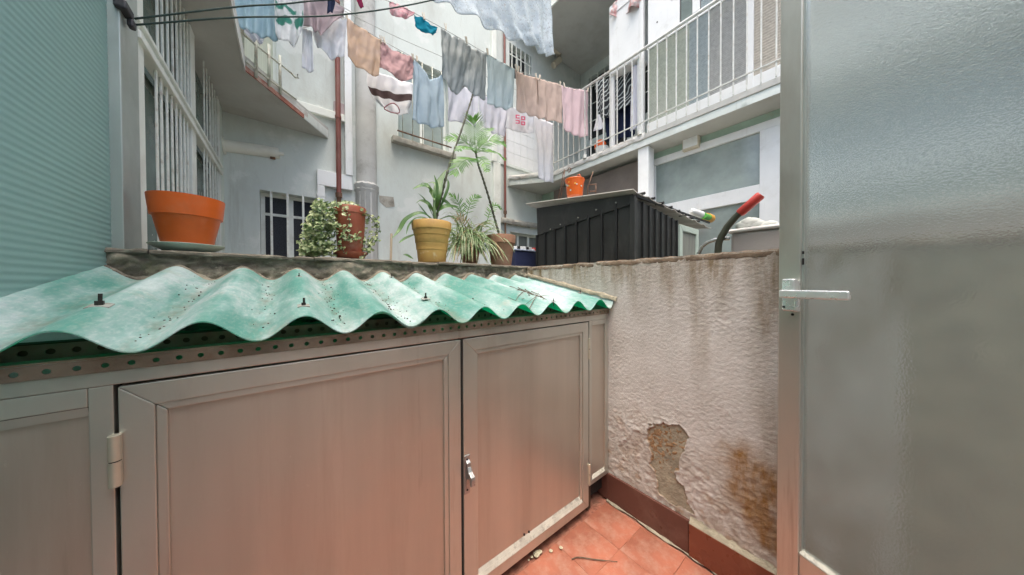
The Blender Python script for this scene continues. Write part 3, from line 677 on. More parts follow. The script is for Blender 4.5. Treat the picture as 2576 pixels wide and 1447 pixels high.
# white wall tiles of the first floor
tw = B().box((-.0735, -.008, -.0985), (.0735, 0, .0985)); tt = None
for i in range(8):
    for j in range(5):
        x = 1.46+i*.15; z = 3.345+j*.2
        if tt is None: tt = tw.build('wall_tile', m_whitepvc, bw, bevel=.002, seg=1); o = tt
        else: o = tt.copy(); COL.objects.link(o); o.parent = bw
        o.location = Vector((x, YB, z))-Vector(ORG[bw.name])
for v in tt.data.vertices: v.co += Vector(ORG[bw.name])
# round casing with its lip
cc = Vector((bx(922, 480), YB-.01, 0)); R0 = .118
prof = [(R0+.004, 0), (R0+.004, 2.31), (R0+.016, 2.325), (R0+.020, 2.345), (R0+.006, 2.352), (R0+.014, 2.362), (R0+.018, 2.405), (R0-.006, 2.43), (R0-.006, 3.0), (R0-.006, 8.4)]
n = 40; P = []
for r, z in prof: P.append([cc+Vector((r*cos(a), -r*abs(sin(a)) if 0 < a < pi else 0, z+(.008*N3(a*4, z*3) if 2.31 < z < 2.45 else 0))) for a in [pi*j/n for j in range(n+1)]])
B().grid(P, flip=False).build('pipe_casing', M('stained_casing', (.56, .57, .55), .85, var=.08, sc=4, bmp=.3, bsc=50, dirt=(.2, .19, .17), dsc=3.2, damt=.75), bw, smooth='auto')
pp = [at(x, y, 'y', YB-.004) for x, y in ((954,492),(990,496),(993,520),(972,522),(955,508))]
B().extr(pp, (0, .003, 0)).build('plaster_patch', m_sill, bw)

def pipe(label, x, z0, z1, yo=.055, r=.026):
    t = T('drain_pipe', label, 'pipe', (x, YB-yo, z0))
    B().tube([(x, YB-yo, z0), (x, YB-yo, z1)], r, 14).build('pipe_tube', m_redpipe, t, smooth='auto')
    B().tube([(x, YB-yo, z0-.0), (x, YB-yo, z0+.05)], r+.008, 14).build('pipe_collar', m_rust, t, smooth='auto')
    B().tube([(x, YB-yo, .3), (x, YB-yo, z0)], r-.004, 14).build('pipe_foot', m_rust, t, smooth='auto')
    for z in (z0+.9, z0+2.2):
        if z < z1-.1: B().tube([(x, YB-yo, z), (x, YB-yo, z+.03)], r+.006, 14).build('pipe_clamp', m_redpipe, t, smooth='auto')
pipe('oxide red drainpipe beside the white cable duct', bx(850, 400), bz(851, 500), 6.5)
pipe('slim red drainpipe beside the white pilaster and tiles', bx(1266, 400), bz(1268, 540), 7.0, .05, .019)
# white cable duct
cd = T('cable_duct', 'white plastic cable duct stepping down beside the red drainpipe', 'duct', (-.9, YB-.03, 2.2))
xa, xb = bx(866, 350), bx(884, 350)
B().box((xa, YB-.07, bz(875, 445)), (xb, YB-.001, 7)).build('duct_run', m_whitepvc, cd, bevel=.004)
xc, xd = bx(797, 470), bx(816, 470); zt, zb2 = bz(800, 445), bz(800, 465)
B().box((xc, YB-.06, zb2-.012), (xb-.002, YB-.001, bz(875, 445)-.001)).build('duct_run', m_whitepvc, cd, bevel=.004)
B().box((xc, YB-.058, bz(800, 540)), (xd, YB-.001, zb2-.0125)).build('duct_run', m_whitepvc, cd, bevel=.004)
B().box((xc-.004, YB-.061, bz(800, 496)), (xd+.004, YB-.001, bz(800, 489))).build('duct_joint', m_whitepvc, cd)
B().box((bx(838, 200), YB-.04, 3.11), (bx(862, 200)+.01, YB-.002, 3.3)).build('duct_box', M('rosy_box', (.5, .42, .43), .7), cd, bevel=.004)
# flue through the left wing's corner
fp = T('flue_pipe', 'white boiler flue pipe sticking out of the left wing', 'pipe', (XL, 2.7, 2.5))
f0 = at(561, 366, 'x', XL); q0 = Vector((XL, f0.y, f0.z)); f1 = at(706, 384, 'y', f0.y); q1 = Vector((f1.x, f0.y, lerp(f0.z, f1.z, .8)))
B().tube([q0, q0.lerp(q1, .74)], .056, 20).build('pipe_tube', m_flue, fp, smooth='auto')
B().tube([q0.lerp(q1, .70), q0.lerp(q1, .97)], .052, 20).build('pipe_sleeve', m_flue, fp, smooth='auto')
B().tube([q0.lerp(q1, .96), q0.lerp(q1, 1.06)], .018, 14).build('pipe_tip', m_flue, fp, smooth='auto')
B().tube([q0, q0.lerp(q1, .035)], .08, 24).build('wall_rosette', m_flue, fp, smooth='auto')
B().box(q0.lerp(q1, .80)+Vector((0, -.014, -.064)), q0.lerp(q1, .9)+Vector((0, .014, -.05))).build('drip_clip', m_rust, fp)

# ================================================================== RIGHT WING (balcony front x = 2)
rw = T('apartment_building', 'right wing with railed balcony and glazed gallery', 'building', (2.9, .8, 0))
XB = 2.0
poly = [(3.55, -2.19), (3.55, 2.949), (1.55, 2.949), (1.55, 2.90), (XB, 2.30), (XB, -2.19)]
B().slab(poly, 2.862, 2.99).build('slab', m_soffit, rw)
def edgestrip(p0, p1, z0, z1, out, amp, seed, mat, nm):
    p0, p1 = Vector((*p0, 0)), Vector((*p1, 0)); d = (p1-p0).normalized(); nrm = Vector((d.y, -d.x, 0))
    if nrm.dot(CAM-p0) < 0: nrm = -nrm
    L = (p1-p0).length; n = int(L/.02); P = []
    for i in range(n+1):
        s_ = i/n*L; q = p0+d*s_; r = lambda k: amp*FR(s_*9, k, seed)
        P.append([q+nrm*.001+Vector((0, 0, z0+r(1))), q+nrm*(out+r(2))+Vector((0, 0, z0+r(3))), q+nrm*(out+r(4)+amp)+Vector((0, 0, (z0+z1)/2+r(8))), q+nrm*(out+r(5))+Vector((0, 0, z1+r(6))), q+nrm*.001+Vector((0, 0, z1+r(7)))])
    fl_ = (P[1][0]-P[0][0]).cross(P[0][3]-P[0][1]).dot(nrm) < 0
    return B().grid(P, flip=fl_).build(nm, mat, rw, smooth='auto')
edgestrip((XB, -2.19), (XB, 2.30), 2.862, 2.94, .004, .003, 2, m_plaster, 'edge_trim')
edgestrip((XB, .80), (XB, 2.30), 2.944, 3.012, .022, .010, 3, m_fascia, 'edge_trim')
edgestrip((XB, -2.19), (XB, .80), 2.944, 3.0, .016, .002, 4, m_soffit, 'edge_trim')
edgestrip((XB, 2.305), (1.55, 2.90), 2.862, 2.95, .004, .003, 5, m_plaster, 'edge_trim')
edgestrip((XB, 2.305), (1.55, 2.90), 2.954, 3.02, .022, .012, 6, m_fascia, 'edge_trim')
# upper slab
polyu = [(3.55, -2.19), (3.55, 2.949), (1.6, 2.949), (1.6, 2.9), (1.95, 2.40), (1.95, -2.19)]
B().slab(polyu, 5.6, 5.74).build('slab', m_soffit, rw)
B().box((1.925, -2.19, 5.595), (1.949, 2.40, 5.78)).build('edge_trim', m_white, rw)
# inner walls
XW = 3.5
b = B()
for a0, a1, z0, z1 in walls(-2.19, 2.949, 2.99, 5.6, [(1.35, 2.75, 4.15, 5.42), (1.9, 2.8, 2.99, 4.05)]): b.box((XW, a0, z0), (XW+.15, a1, z1))
b.build('wall', m_plaster, rw)
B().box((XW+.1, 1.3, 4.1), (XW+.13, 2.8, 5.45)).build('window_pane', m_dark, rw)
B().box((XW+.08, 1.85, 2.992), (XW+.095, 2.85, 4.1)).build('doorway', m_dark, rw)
for k in range(9): y = lerp(1.42, 2.68, k/8); B().box((XW-.012, y-.01, 4.15), (XW+.01, y+.01, 5.42)).build('window_bar', m_bar, rw)
for z in (4.5, 4.85, 5.2): B().box((XW-.016, 1.35, z-.009), (XW-.0125, 2.75, z+.009)).build('window_bar', m_bar, rw)
B().box((2.05, -2.19, 5.741), (3.55, 2.0, 8.5)).build('unseen_upper_wall', m_plaster, rw)  # unseen storey above the balcony, added to cut sky light on the back wall
# railing
rr = T('balcony_railing', 'white iron balcony railing with round top rail over the side yard', 'railing', (XB, .8, 3.0))
B().tube([(XB-.03, -2.1, 3.995), (XB-.03, .8, 4.0), (XB-.03, 2.3, 4.0)], .017, 12).build('rail_tube', m_rail, rr, smooth=True)
B().box((XB-.045, -2.1, 3.13), (XB-.032, 2.3, 3.14)).build('rail_tube', m_rail, rr)
for k in range(38):
    y = 2.28-k*.1018
    if y > -1.6: B().box((XB-.0375, y-.0055, 3.0), (XB-.0225, y+.0055, 3.985)).build('rail_bar', m_rail, rr, bevel=.002)
for y in (1.67, .86): B().tube([(XB-.03, y, 3.0), (XB-.03, y, 3.05)], .028, 10).build('rail_foot', m_rail, rr)
# glazed gallery behind the railing, right of the open balcony
gg = T('balcony_enclosure', 'glazed balcony enclosure with white frames and textured tinted panes', 'enclosure', (XB+.06, -.3, 3.0))
XG = XB+.055
def gy(px, py=200): return at(px, py, 'x', XG).y
def panecol(name, c, c2): return M(name, c, .35, var=.12, sc=30, bmp=.35, bsc=130, dirt=c2, dsc=2.5, damt=.6)
pc = [panecol('pane_pale_green', (.44, .48, .41), (.5, .52, .48)), panecol('pane_blue', (.35, .41, .425), (.38, .45, .47)), panecol('pane_lilac_grey', (.40, .41, .40), (.48, .45, .44)), panecol('pane_ribbed_brown', (.46, .43, .37), (.54, .49, .42))]
ed = [(1632, 1733, 0), (1733, 1785, 1), (1785, 1880, 2), (1896, 2075, 3), (2090, 2400, 2)]
def slatpane(y0, y1, z0, z1, mat, par, pitch=.02, nm='pane'):
    b = B(); n = int((z1-z0)/pitch*4); P = []
    for i in range(n+1):
        z = lerp(z0, z1, i/n); P.append([Vector((XG+.01-.004*(i % 4)/3, y, z)) for y in (y0, y1)])
    return b.grid(P).build(nm, mat, par)
for a, c, k in ed:
    y0, y1 = gy(a), gy(c)
    slatpane(y0, y1, 3.14, 4.02, pc[k], gg, .018 if k != 3 else .026)
for px, w in ((1614, .05), (1888, .045), (2082, .05)):
    y = gy(px); B().box((XG-.012, y-w/2, 3.0), (XG+.035, y+w/2, 5.5)).build('mullion', m_whitepvc, gg, bevel=.003)
y0 = gy(1628); B().box((XG-.006, -2.1, 3.0), (XG+.03, y0, 3.138)).build('lower_rail', m_whitepvc, gg, bevel=.003)
B().box((XG-.008, -2.1, 4.022), (XG+.03, y0, 4.09)).build('transom', m_whitepvc, gg, bevel=.003)
p = B().box((XG+.0, gy(1709), 4.092), (XG+.02, gy(1630), 5.5)).build('white_panel', m_whitepvc, gg)
for zz_, px in ((4.28, 1653), (4.42, 1690)): B().tube([(XG-.004, gy(px), zz_), (XG+.001, gy(px), zz_)], .008, 10).build('screw', m_gap, p)
slatpane(gy(1712), gy(1740), 4.092, 5.5, m_winglass, gg); slatpane(gy(1762), gy(2000), 4.092, 5.5, pc[1], gg)
B().box((XG-.01, gy(1760), 4.092), (XG+.03, gy(1742), 5.5)).build('mullion', m_whitepvc, gg)
B().box((XB+.12, -2.1, 3.0), (XB+.16, y0, 5.55)).build('backing_curtain', m_curtain, gg)
# lower gallery under the slab
lg = T('gallery_window', 'white framed ground floor gallery window under the balcony', 'window', (2.3, .2, .3))
XQ = 2.30
B().box((XQ+.05, -2.15, .3), (XQ+.10, 2.94, 2.86)).build('back_wall', m_greenwall, lg)
B().box((XQ+.0, -2.15, 2.786), (XQ+.0495, 1.0, 2.86)).build('mint_strip', m_greenwall, lg)
def qy(px): return at(px, 430, 'x', XQ).y
yl0, yr0, yr1 = .87, -.20, -.26
B().box((XQ-.02, -2.1, 2.70), (XQ+.04, yl0, 2.78)).build('window_frame', m_whitepvc, lg, bevel=.004)
B().box((XQ-.02, yl0-.05, .3), (XQ+.04, yl0+.02, 2.699)).build('window_frame', m_whitepvc, lg, bevel=.004)
B().box((XQ-.02, -2.1, 2.03), (XQ+.04, yl0-.051, 2.18)).build('window_frame', m_whitepvc, lg, bevel=.004)
B().box((XQ-.024, -.36, .3), (XQ+.045, -.20, 2.6995)).build('window_frame', m_whitepvc, lg, bevel=.004)
B().box((XQ-.022, .40, .3), (XQ+.04, .47, 2.0295)).build('window_frame', m_whitepvc, lg, bevel=.004)
B().box((XQ+.01, -.20, 2.18), (XQ+.016, yl0-.05, 2.70)).build('pane', m_winglass, lg)
B().box((XQ+.01, -2.1, 2.18), (XQ+.016, -.36, 2.70)).build('pane', m_winglass, lg)
B().box((XQ+.01, -2.1, .35), (XQ+.016, yl0-.05, 2.03)).build('pane', m_winglass, lg)
for yy, z0, z1, c in ((.62, 2.30, 2.60, m_curtain), (.40, 2.25, 2.68, m_curtain)): B().box((XQ+.018, yy-.09, z0), (XQ+.02, yy+.09, z1)).build('curtain', c, lg)
tag(B().box((2.02, .78, .3), (2.17, .91, 2.861)).build('gallery_post', m_whitepvc, bevel=.006), 'square white post carrying the balcony slab', 'post')
tag(B().box((2.20, .912, .3), (2.23, 2.5, 2.80)).build('board_screen', m_brown, bevel=.003), 'brown grey boarded screen beside the white post', 'screen')
lm = T('wall_lamp', 'small cream box lamp on the mint strip under the balcony', 'lamp', (2.25, .42, 2.7))
p0 = at(1717, 345, 'x', 2.24); p1 = at(1758, 368, 'x', 2.24)
B().box((2.23, p1.y, p1.z-.0), (2.299, p0.y, p0.z)).build('lamp_box', m_cream, lm, bevel=.006)
B().box((2.224, p1.y+.01, p1.z+.02), (2.2295, p0.y-.01, p0.z-.02)).build('lamp_lid', m_whitepvc, lm, bevel=.002)
# PVC elbow below the upper slab
el = [at(1376, 118, 'y', 2.86), at(1400, 128, 'y', 2.86), at(1409, 138, 'y', 2.86), at(1408, 150, 'y', 2.86), at(1392, 165, 'y', 2.9)]
tag(B().tube(el, .055, 14).build('waste_pipe', m_cream, smooth='auto'), 'cream plastic waste pipe with elbow below the upper slab', 'pipe')
# things on the balcony
def yz(px, py, x): return at(px, py, 'x', x)
wb = T('storage_board', 'tall white storage box standing on the balcony', 'box', (2.3, 1.0, 3.0))
a0, a1 = yz(1531, 192, 2.06), yz(1609, 40, 2.06)
B().box((2.06, a1.y, a0.z), (2.3, a0.y, 4.95)).build('box_body', m_whitepvc, wb, bevel=.02)
B().box((2.05, a1.y+.003, 4.80), (2.0595, a0.y-.02, 4.93)).build('box_lid', m_whitepvc, wb, bevel=.003)
for yy in (a0.y-.03, a1.y+.03): B().box((2.1, yy-.02, 2.99), (2.14, yy+.02, a0.z)).build('leg', m_whitepvc, wb)

# ================================================================== SHED in the side yard
sh = T('garden_shed', 'charcoal ribbed metal shed with pale sloping roof behind the boundary wall', 'shed', (.9, .6, .3))
XS, Y0, Y1 = .5, .13, 1.11
def sztop(y): return lerp(1.80, 1.675, (y-Y0)/(Y1-Y0))
nP = 8; ys = [lerp(Y0, Y1, k/nP) for k in range(nP+1)]
for k in range(nP):
    a, c = ys[k], ys[k+1]
    B().extr([(XS, a+.004, .3), (XS, c-.004, .3), (XS, c-.004, sztop(c)), (XS, a+.004, sztop(a))], (.015, 0, 0)).build('wall_panel', m_shed, sh, bevel=.003)
for y in ys[:-1]+[Y1-.012]: B().box((XS-.014, y, .3), (XS+.01, y+.018, sztop(y)-.004)).build('panel_rib', m_shedrib, sh, bevel=.003)
nQ = 7; xs2 = [lerp(XS+.02, 1.19, k/nQ) for k in range(nQ+1)]
def sx(x): return lerp(1.80, 1.735, (x-XS)/.7)
for k in range(nQ):
    a, c = xs2[k], xs2[k+1]
    B().extr([(a+.003, Y0, .3), (c-.003, Y0, .3), (c-.003, Y0, sx(c)), (a+.003, Y0, sx(a))], (0, .015, 0)).build('wall_panel', m_shed, sh, bevel=.003)
for x in xs2: B().box((x-.007, Y0-.014, .3), (x+.007, Y0+.01, sx(x)-.003)).build('panel_rib', m_shedrib, sh, bevel=.003)
B().box((XS-.018, Y0-.018, .3), (XS+.02, Y0+.02, 1.81)).build('corner_trim', m_shed, sh, bevel=.004)
# fascia board and roof
rp = lambda px, py, x: at(px, py, 'x', x)
fa = [rp(1350, 524, .49), rp(1592, 489, .49), rp(1592, 512, .49), rp(1352, 592, .49)]
B().extr(fa, (.012, 0, 0)).build('fascia_board', m_shed, sh)
for px, py in ((1455, 548), (1500, 528), (1550, 510), (1410, 565), (1385, 577)):
    p = rp(px, py, .485); B().tube([p, p+Vector((-.006, 0, 0))], .006, 8).build('screw', m_washer, sh)
A_, C_ = rp(1328, 515, .46), rp(1588, 483, .46); nr = 28; P = []
for i in range(nr+1):
    u = i/nr; row = []
    for j in range(2):
        y = lerp(C_.y-.02, A_.y+.02, j); z = lerp(C_.z, A_.z, j)
        row.append(Vector((lerp(.45, 1.95, u), y, z-.085*u+.012*(1 if i % 4 < 1 else 0))))
    P.append(row)
B().grid(P, flip=True).build('roof_sheet', m_shedroof, sh, solid=.006)
for k in range(8):
    x = lerp(.58, 1.6, k/7); zt = C_.z-.085*(x-.45)/1.5
    B().tube([(x, C_.y-.035, zt+.014), (x, C_.y+.03, zt+.016)], .010, 8).build('roof_clip', m_shedrib, sh)
B().box((XS+.0, C_.y-.016, 1.80), (1.93, C_.y+.0, 1.80+.014)).build('gutter_trim', m_shedrib, sh)
# pale green lean-to frame beside it
gl = T('frame_door', 'pale green wooden frame door beside the charcoal shed', 'door', (1.4, .12, .3))
for n_, bb in miter(None, 1.21, 1.62, .35, 1.70, .05, .105, .14): bb.build(n_, m_greenfr, gl, bevel=.003)
B().box((1.26, .118, .4), (1.57, .124, 1.65)).build('pane', m_curtain, gl)

# on the shed: orange basket, stand, ring
ob = T('plastic_basket', 'orange printed plastic basket on the shed roof', 'basket', (.75, .7, 1.9))
c = at(1446, 492, 'x', .72); r_ = .068
zb0 = c.z-.01
B().lathe((c.x, c.y, zb0), [(.068, 0), (.072, .01), (.082, .115), (.088, .14), (.092, .15), (.090, .155), (.084, .148), (.065, .02)], 32).build('basket_body', m_orange, ob, smooth='auto')
random.seed(3)
for k in range(9):
    a = radians(180+38+random.uniform(-70, 70)); z = random.uniform(.03, .09); z *= 1.3; rr_ = .071+.010*z/.1+.002
    p = Vector((c.x+rr_*cos(a), c.y+rr_*sin(a), zb0+z)); nrm = Vector((cos(a), sin(a), 0))
    B().tube([p, p+nrm*.0015], random.uniform(.006, .009), 8).build('printed_flower', m_mint if k % 3 else m_amber, ob)
for s_ in (-1, 1):
    pts = [Vector((c.x+.02*s_+.0, c.y+s_*.06, zb0+.148))+Vector((0, .022*cos(t), .034*sin(t))) for t in [pi*q/8 for q in range(9)]]
    B().tube(pts, .004, 6).build('handle', m_orange, ob, smooth=True)
st = T('wire_stand', 'rusty wire stand with curled ends leaning by the orange basket', 'stand', (.7, .85, 1.88))
def sp(px, py, x=.74): return at(px, py, 'x', x)
for pts in ([(1404,500),(1413,462),(1416,440),(1421,426)], [(1410,500),(1418,460),(1420,432)]):
    B().tube([sp(*q) for q in pts], .004, 6).build('wire', m_rust, st, smooth=True)
p = sp(1432, 428); B().tube([p+Vector((0, .02*cos(t), .02*sin(t))) for t in [2*pi*q/14 for q in range(13)]], .004, 6).build('wire_curl', m_rust, st, smooth=True)
st2 = T('metal_trestle', 'small dark iron trestle with a pointed rod beside the basket', 'stand', (.7, .6, 1.88))
for pts in ([(1478,498),(1479,470),(1492,432)], [(1499,496),(1499,462)], [(1480,465),(1500,464)], [(1483,482),(1499,481)]):
    B().tube([sp(*q) for q in pts], .005, 6).build('rod', m_rust, st2, smooth=True)
p = sp(1562, 488, .62); tag(B().tube([p+Vector((.0, .055*cos(t), .022*sin(t))) for t in [pi*q/14 for q in range(15)]], .004, 6).build('wire_hoop', m_washer, smooth=True), 'pale wire hoop lying on the shed roof', 'hoop')

# ------------------------------------------------------------------ sink corner behind the wall
sk = T('stone_sink', 'grey stone laundry sink with white rim behind the boundary wall', 'sink', (.35, -.6, .3))
s0 = at(1838, 600, 'x', .25); z1 = s0.z+.035
B().box((.25, -1.6, 1.0), (.75, s0.y, z1-.012)).build('sink_body', m_sink, sk, bevel=.012)
B().box((.24, -1.6, z1-.0115), (.76, s0.y+.012, z1+.006)).build('sink_rim', m_sinktop, sk, bevel=.008)
for x, y in ((.3, s0.y-.06), (.7, s0.y-.06), (.3, -1.5)): B().box((x-.04, y-.04, .3), (x+.04, y+.04, 1.0)).build('leg', m_sink, sk)
lv = T('pump_lever', 'bent dark steel lever with red grip beside the sink', 'lever', (.2, -.4, .3))
pts = [(1806,640),(1808,612),(1815,595),(1830,570),(1852,545),(1866,532)]
X_ = .2
pts3 = [at(a, b2, 'x', X_) for a, b2 in pts]
B().tube([Vector((X_, pts3[0].y+.02, .3))]+pts3, .0145, 14).build('lever_tube', m_olive, lv, smooth='auto')
g0, g1 = at(1860, 538, 'x', X_), at(1915, 490, 'x', X_)
B().tube([g0, g0.lerp(g1, .06), g0.lerp(g1, .94), g1], [.016, .019, .019, .016], 16).build('grip', m_red, lv, smooth='auto')
hp = [at(a, b2, 'x', .22) for a, b2 in ((1757,640),(1765,622),(1780,610),(1800,603),(1822,601),(1836,600))]
tag(B().tube(hp, .009, 10).build('chrome_hoop', m_chrome, smooth='auto'), 'curved chrome tube handle beside the dark lever', 'handle')
cl = B()
for k in range(7):
    px = 1872+k*11; c = at(px, 566-7*sin(k), 'x', .36); P = []
    rr_ = .022+.006*N3(k*1.7, 2)
    for i in range(9):
        th = pi*i/8; P.append([c+Vector((1.2*rr_*sin(th)*cos(ph)*(1+.3*N3(i*.7, q*.6, k)), 1.6*rr_*sin(th)*sin(ph)*(1+.35*N3(i*.5, q*.7, k+3)), rr_*cos(th)*(1+.3*N3(q*.4, k)))) for q, ph in enumerate([2*pi*q/12 for q in range(13)])])
    cl.grid(P, flip=True)
tag(cl.build('crumpled_cloth', cloth('white_rag', (.7, .72, .7), (.4, .45, .42)), smooth=True), 'crumpled white cloth lying on the sink rim', 'cloth')
sb = T('spray_bottle', 'white and green bottle with amber cap lying on the shed roof', 'bottle', (1.0, -.05, 1.6))
p0, p1 = at(1738, 541, 'y', .145), at(1788, 541, 'y', .145); p0.z = p1.z = (p0.z+p1.z)/2
B().tube([p0.lerp(p1, t) for t in (0, .08, .5, .62)], [.015, .030, .034, .026], 14).build('bottle_body', m_whitepvc, sb, smooth='auto')
B().tube([p0.lerp(p1, .5)+Vector((-.01, -.02, -.012)), p0.lerp(p1, .78)+Vector((-.01, -.02, -.01))], .03, 12).build('bottle_band', m_green, sb, smooth='auto')
B().tube([p0.lerp(p1, .76), p0.lerp(p1, 1.)], .042, 16).build('cap', m_amber, sb, smooth='auto')
# blue box behind the pots
nb = T('storage_box', 'navy blue storage box with small packets on its lid beyond the terracotta pot', 'box', (.2, 1.3, .3))
b0, b1 = at(1296, 630, 'y', 1.3), at(1356, 630, 'y', 1.3)
B().box((b0.x, 1.3, .3), (b1.x, 1.6, b0.z)).build('box_body', m_navy, nb, bevel=.01)
B().box((b0.x-.008, 1.29, b0.z+.001), (b1.x+.008, 1.61, b0.z+.016)).build('box_lid', M('pale_blue_lid', (.35, .42, .55), .4), nb, bevel=.005)
random.seed(5)
for k in range(7):
    x = lerp(b0.x+.02, b1.x-.07, k/6); h = random.uniform(.018, .035)
    tag(B().box((x-.016, 1.31, b0.z+.017), (x+.016, 1.35, b0.z+.017+h)).build('packet', [m_whitepvc, m_gap, m_whitepvc][k % 3], bevel=.004), ['white', 'black', 'white'][k % 3]+' small packet on the navy box lid', 'packet', 'packets on the navy box')
tag(B().box((b1.x-.055, 1.31, b0.z+.017), (b1.x-.002, 1.36, b0.z+.05)).build('packet', m_redbox, bevel=.003), 'bright red packet on the end of the navy box lid', 'packet')

# ================================================================== GLAZED DOOR standing open on the right
DP = Vector((-.103, -.71, 0)); DD = Vector((-sin(radians(22.3)), -cos(radians(22.3)), 0)); DN = Vector((-cos(radians(22.3)), sin(radians(22.3)), 0))
if DN.dot(CAM-DP) < 0: DN = -DN
def dat(px, py, off=0.):
    d = ray(px, py); q = DP+DN*off; t = (q-CAM).dot(DN)/d.dot(DN); p = CAM+d*t
    return (p-DP).dot(DD), p.z
def dbox(s0, s1, o0, o1, z0, z1):
    q = [DP+DD*s0+DN*o0, DP+DD*s1+DN*o0, DP+DD*s1+DN*o1, DP+DD*s0+DN*o1]
    bb = [(p.x, p.y, z0) for p in q]; tt_ = [(p.x, p.y, z1) for p in q]
    n = (Vector(bb[1])-Vector(bb[0])).cross(Vector(bb[3])-Vector(bb[0])).z
    return B().hexa(bb if n > 0 else bb[::-1], tt_ if n > 0 else tt_[::-1])
gd = T('glazed_door', 'aluminium door with frosted glass and lever handle standing open', 'door', (DP.x, DP.y, .02))
s_l = dat(1958, 740)[0]; s_r = dat(2013, 740)[0]; zgl = dat(2016, 1388)[1]
dbox(s_l, s_r, -.04, 0, .03, 2.75).build('stile', m_alu, gd, bevel=.003)
dbox(s_r+.0008, s_r+.72, -.04, -.002, .03, zgl-.012).build('bottom_rail', m_alu, gd, bevel=.003)
q = [DP+DD*(s_r+.001)+DN*(-.003), DP+DD*(s_r+.72)+DN*(-.003), DP+DD*(s_r+.72)+DN*(-.016), DP+DD*(s_r+.001)+DN*(-.016)]
B().add([(q[0].x,q[0].y,zgl-.0115),(q[1].x,q[1].y,zgl-.0115),(q[2].x,q[2].y,zgl+.004),(q[3].x,q[3].y,zgl+.004)], [(0,1,2,3)]).build('bead', m_ledge, gd)
dbox(s_r+.72, s_r+.78, -.04, 0, .03, 2.75).build('stile', m_alu, gd, bevel=.003)
dbox(s_r+.0008, s_r+.72, -.04, -.002, 2.68, 2.75).build('upper_rail', m_alu, gd, bevel=.003)
dbox(s_r-.002, s_r+.005, -.0145, -.0055, zgl, 2.68).build('glazing_seal', m_alupost, gd)
dbox(s_r+.004, s_r+.72, -.016, -.012, zgl-.002, 2.682).build('glass_pane', m_glassdoor, gd)
# lever handle
o1 = .014
ha, hb = dat(1966, 706, o1), dat(2007, 785, o1)
ro = dbox(ha[0], hb[0], 0, o1, hb[1], ha[1]).build('lock_body', m_silver, gd, bevel=.004)
hc, hd = dat(1967, 702, .03), dat(2000, 738, .03)
dbox(hc[0], hd[0], o1, .034, hd[1]-.006, hc[1]).build('spindle_block', m_silver, ro, bevel=.005, seg=3)
la, lb = dat(1959, 729.5, .045), dat(2136, 756, .045)
dbox(la[0], lb[0], .034, .047, lb[1], la[1]).build('lever', m_silver, ro, bevel=.0045, seg=3)
kz = dat(1972, 772, o1); kk = DP+DD*kz[0]+Vector((0, 0, kz[1])); B().tube([kk+DN*(o1-.001), kk+DN*(o1+.0012)], .0036, 10).build('screw', m_gap, ro)
kz = dat(1994, 789, .0); kk = DP+DD*kz[0]+Vector((0, 0, kz[1]-.003)); B().tube([kk+DN*(-.001), kk+DN*.0012], .0042, 10).build('screw', m_gap, gd)
for py, w in ((632, .009), (650, .02)):
    kz = dat(2019, py); dbox(s_r+.002, s_r+.007, -.0048, -.003, kz[1]-w, kz[1]).build('seal_break', m_gap, gd)

# ================================================================== POTS AND PLANTS on the parapet
def ribbon(b, pts, ws, nrm, fold=.15, mi=0):
    P = []; k = len(pts)
    for i in range(k):
        t = (pts[min(i+1, k-1)]-pts[max(i-1, 0)]).normalized(); sd = t.cross(nrm)
        sd = sd.normalized() if sd.length > 1e-4 else Vector((1, 0, 0)); nn_ = sd.cross(t)
        P.append([pts[i]-sd*ws[i]+nn_*ws[i]*fold, pts[i], pts[i]+sd*ws[i]+nn_*ws[i]*fold])
    return b.grid(P, mi)
def curve(pts, n):
    """Catmull-Rom through points"""
    pts = [Vector(p) for p in pts]; out = []; q = [pts[0]*2-pts[1]]+pts+[pts[-1]*2-pts[-2]]
    for i in range(1, len(q)-2):
        for k in range(n):
            t = k/n; a, b2, c, d = q[i-1], q[i], q[i+1], q[i+2]
            out.append(.5*((2*b2)+(c-a)*t+(2*a-5*b2+4*c-d)*t*t+(3*b2-a-3*c+d)*t**3))
    return out+[pts[-1]]
YP = .79
VIEW = -FW
# orange pot on its saucer
sau = at(474, 611, 'y', YP); R = .105
tag(B().lathe((sau.x, sau.y, 1.334), [(.062, 0), (.068, .002), (.1, .020), (.105, .026), (.103, .027), (.095, .021), (.06, .007)], 48).build('plant_saucer', m_mint, smooth='auto'), 'flat mint green saucer under the orange flowerpot', 'saucer')
zt = at(466, 500, 'y', YP).z; zb1 = 1.342; hgt = zt-zb1
tag(B().lathe((sau.x, sau.y, zb1), [(.064, 0), (.068, .004), (.091, hgt*.60), (.0925, hgt*.615), (.0985, hgt*.625), (.1055, hgt*.96), (.106, hgt), (.101, hgt), (.095, hgt*.7), (.08, hgt*.4), (.06, .012)], 56).build('flower_pot', m_orange, smooth='auto'), 'empty bright orange plastic flowerpot on a mint saucer', 'flowerpot')
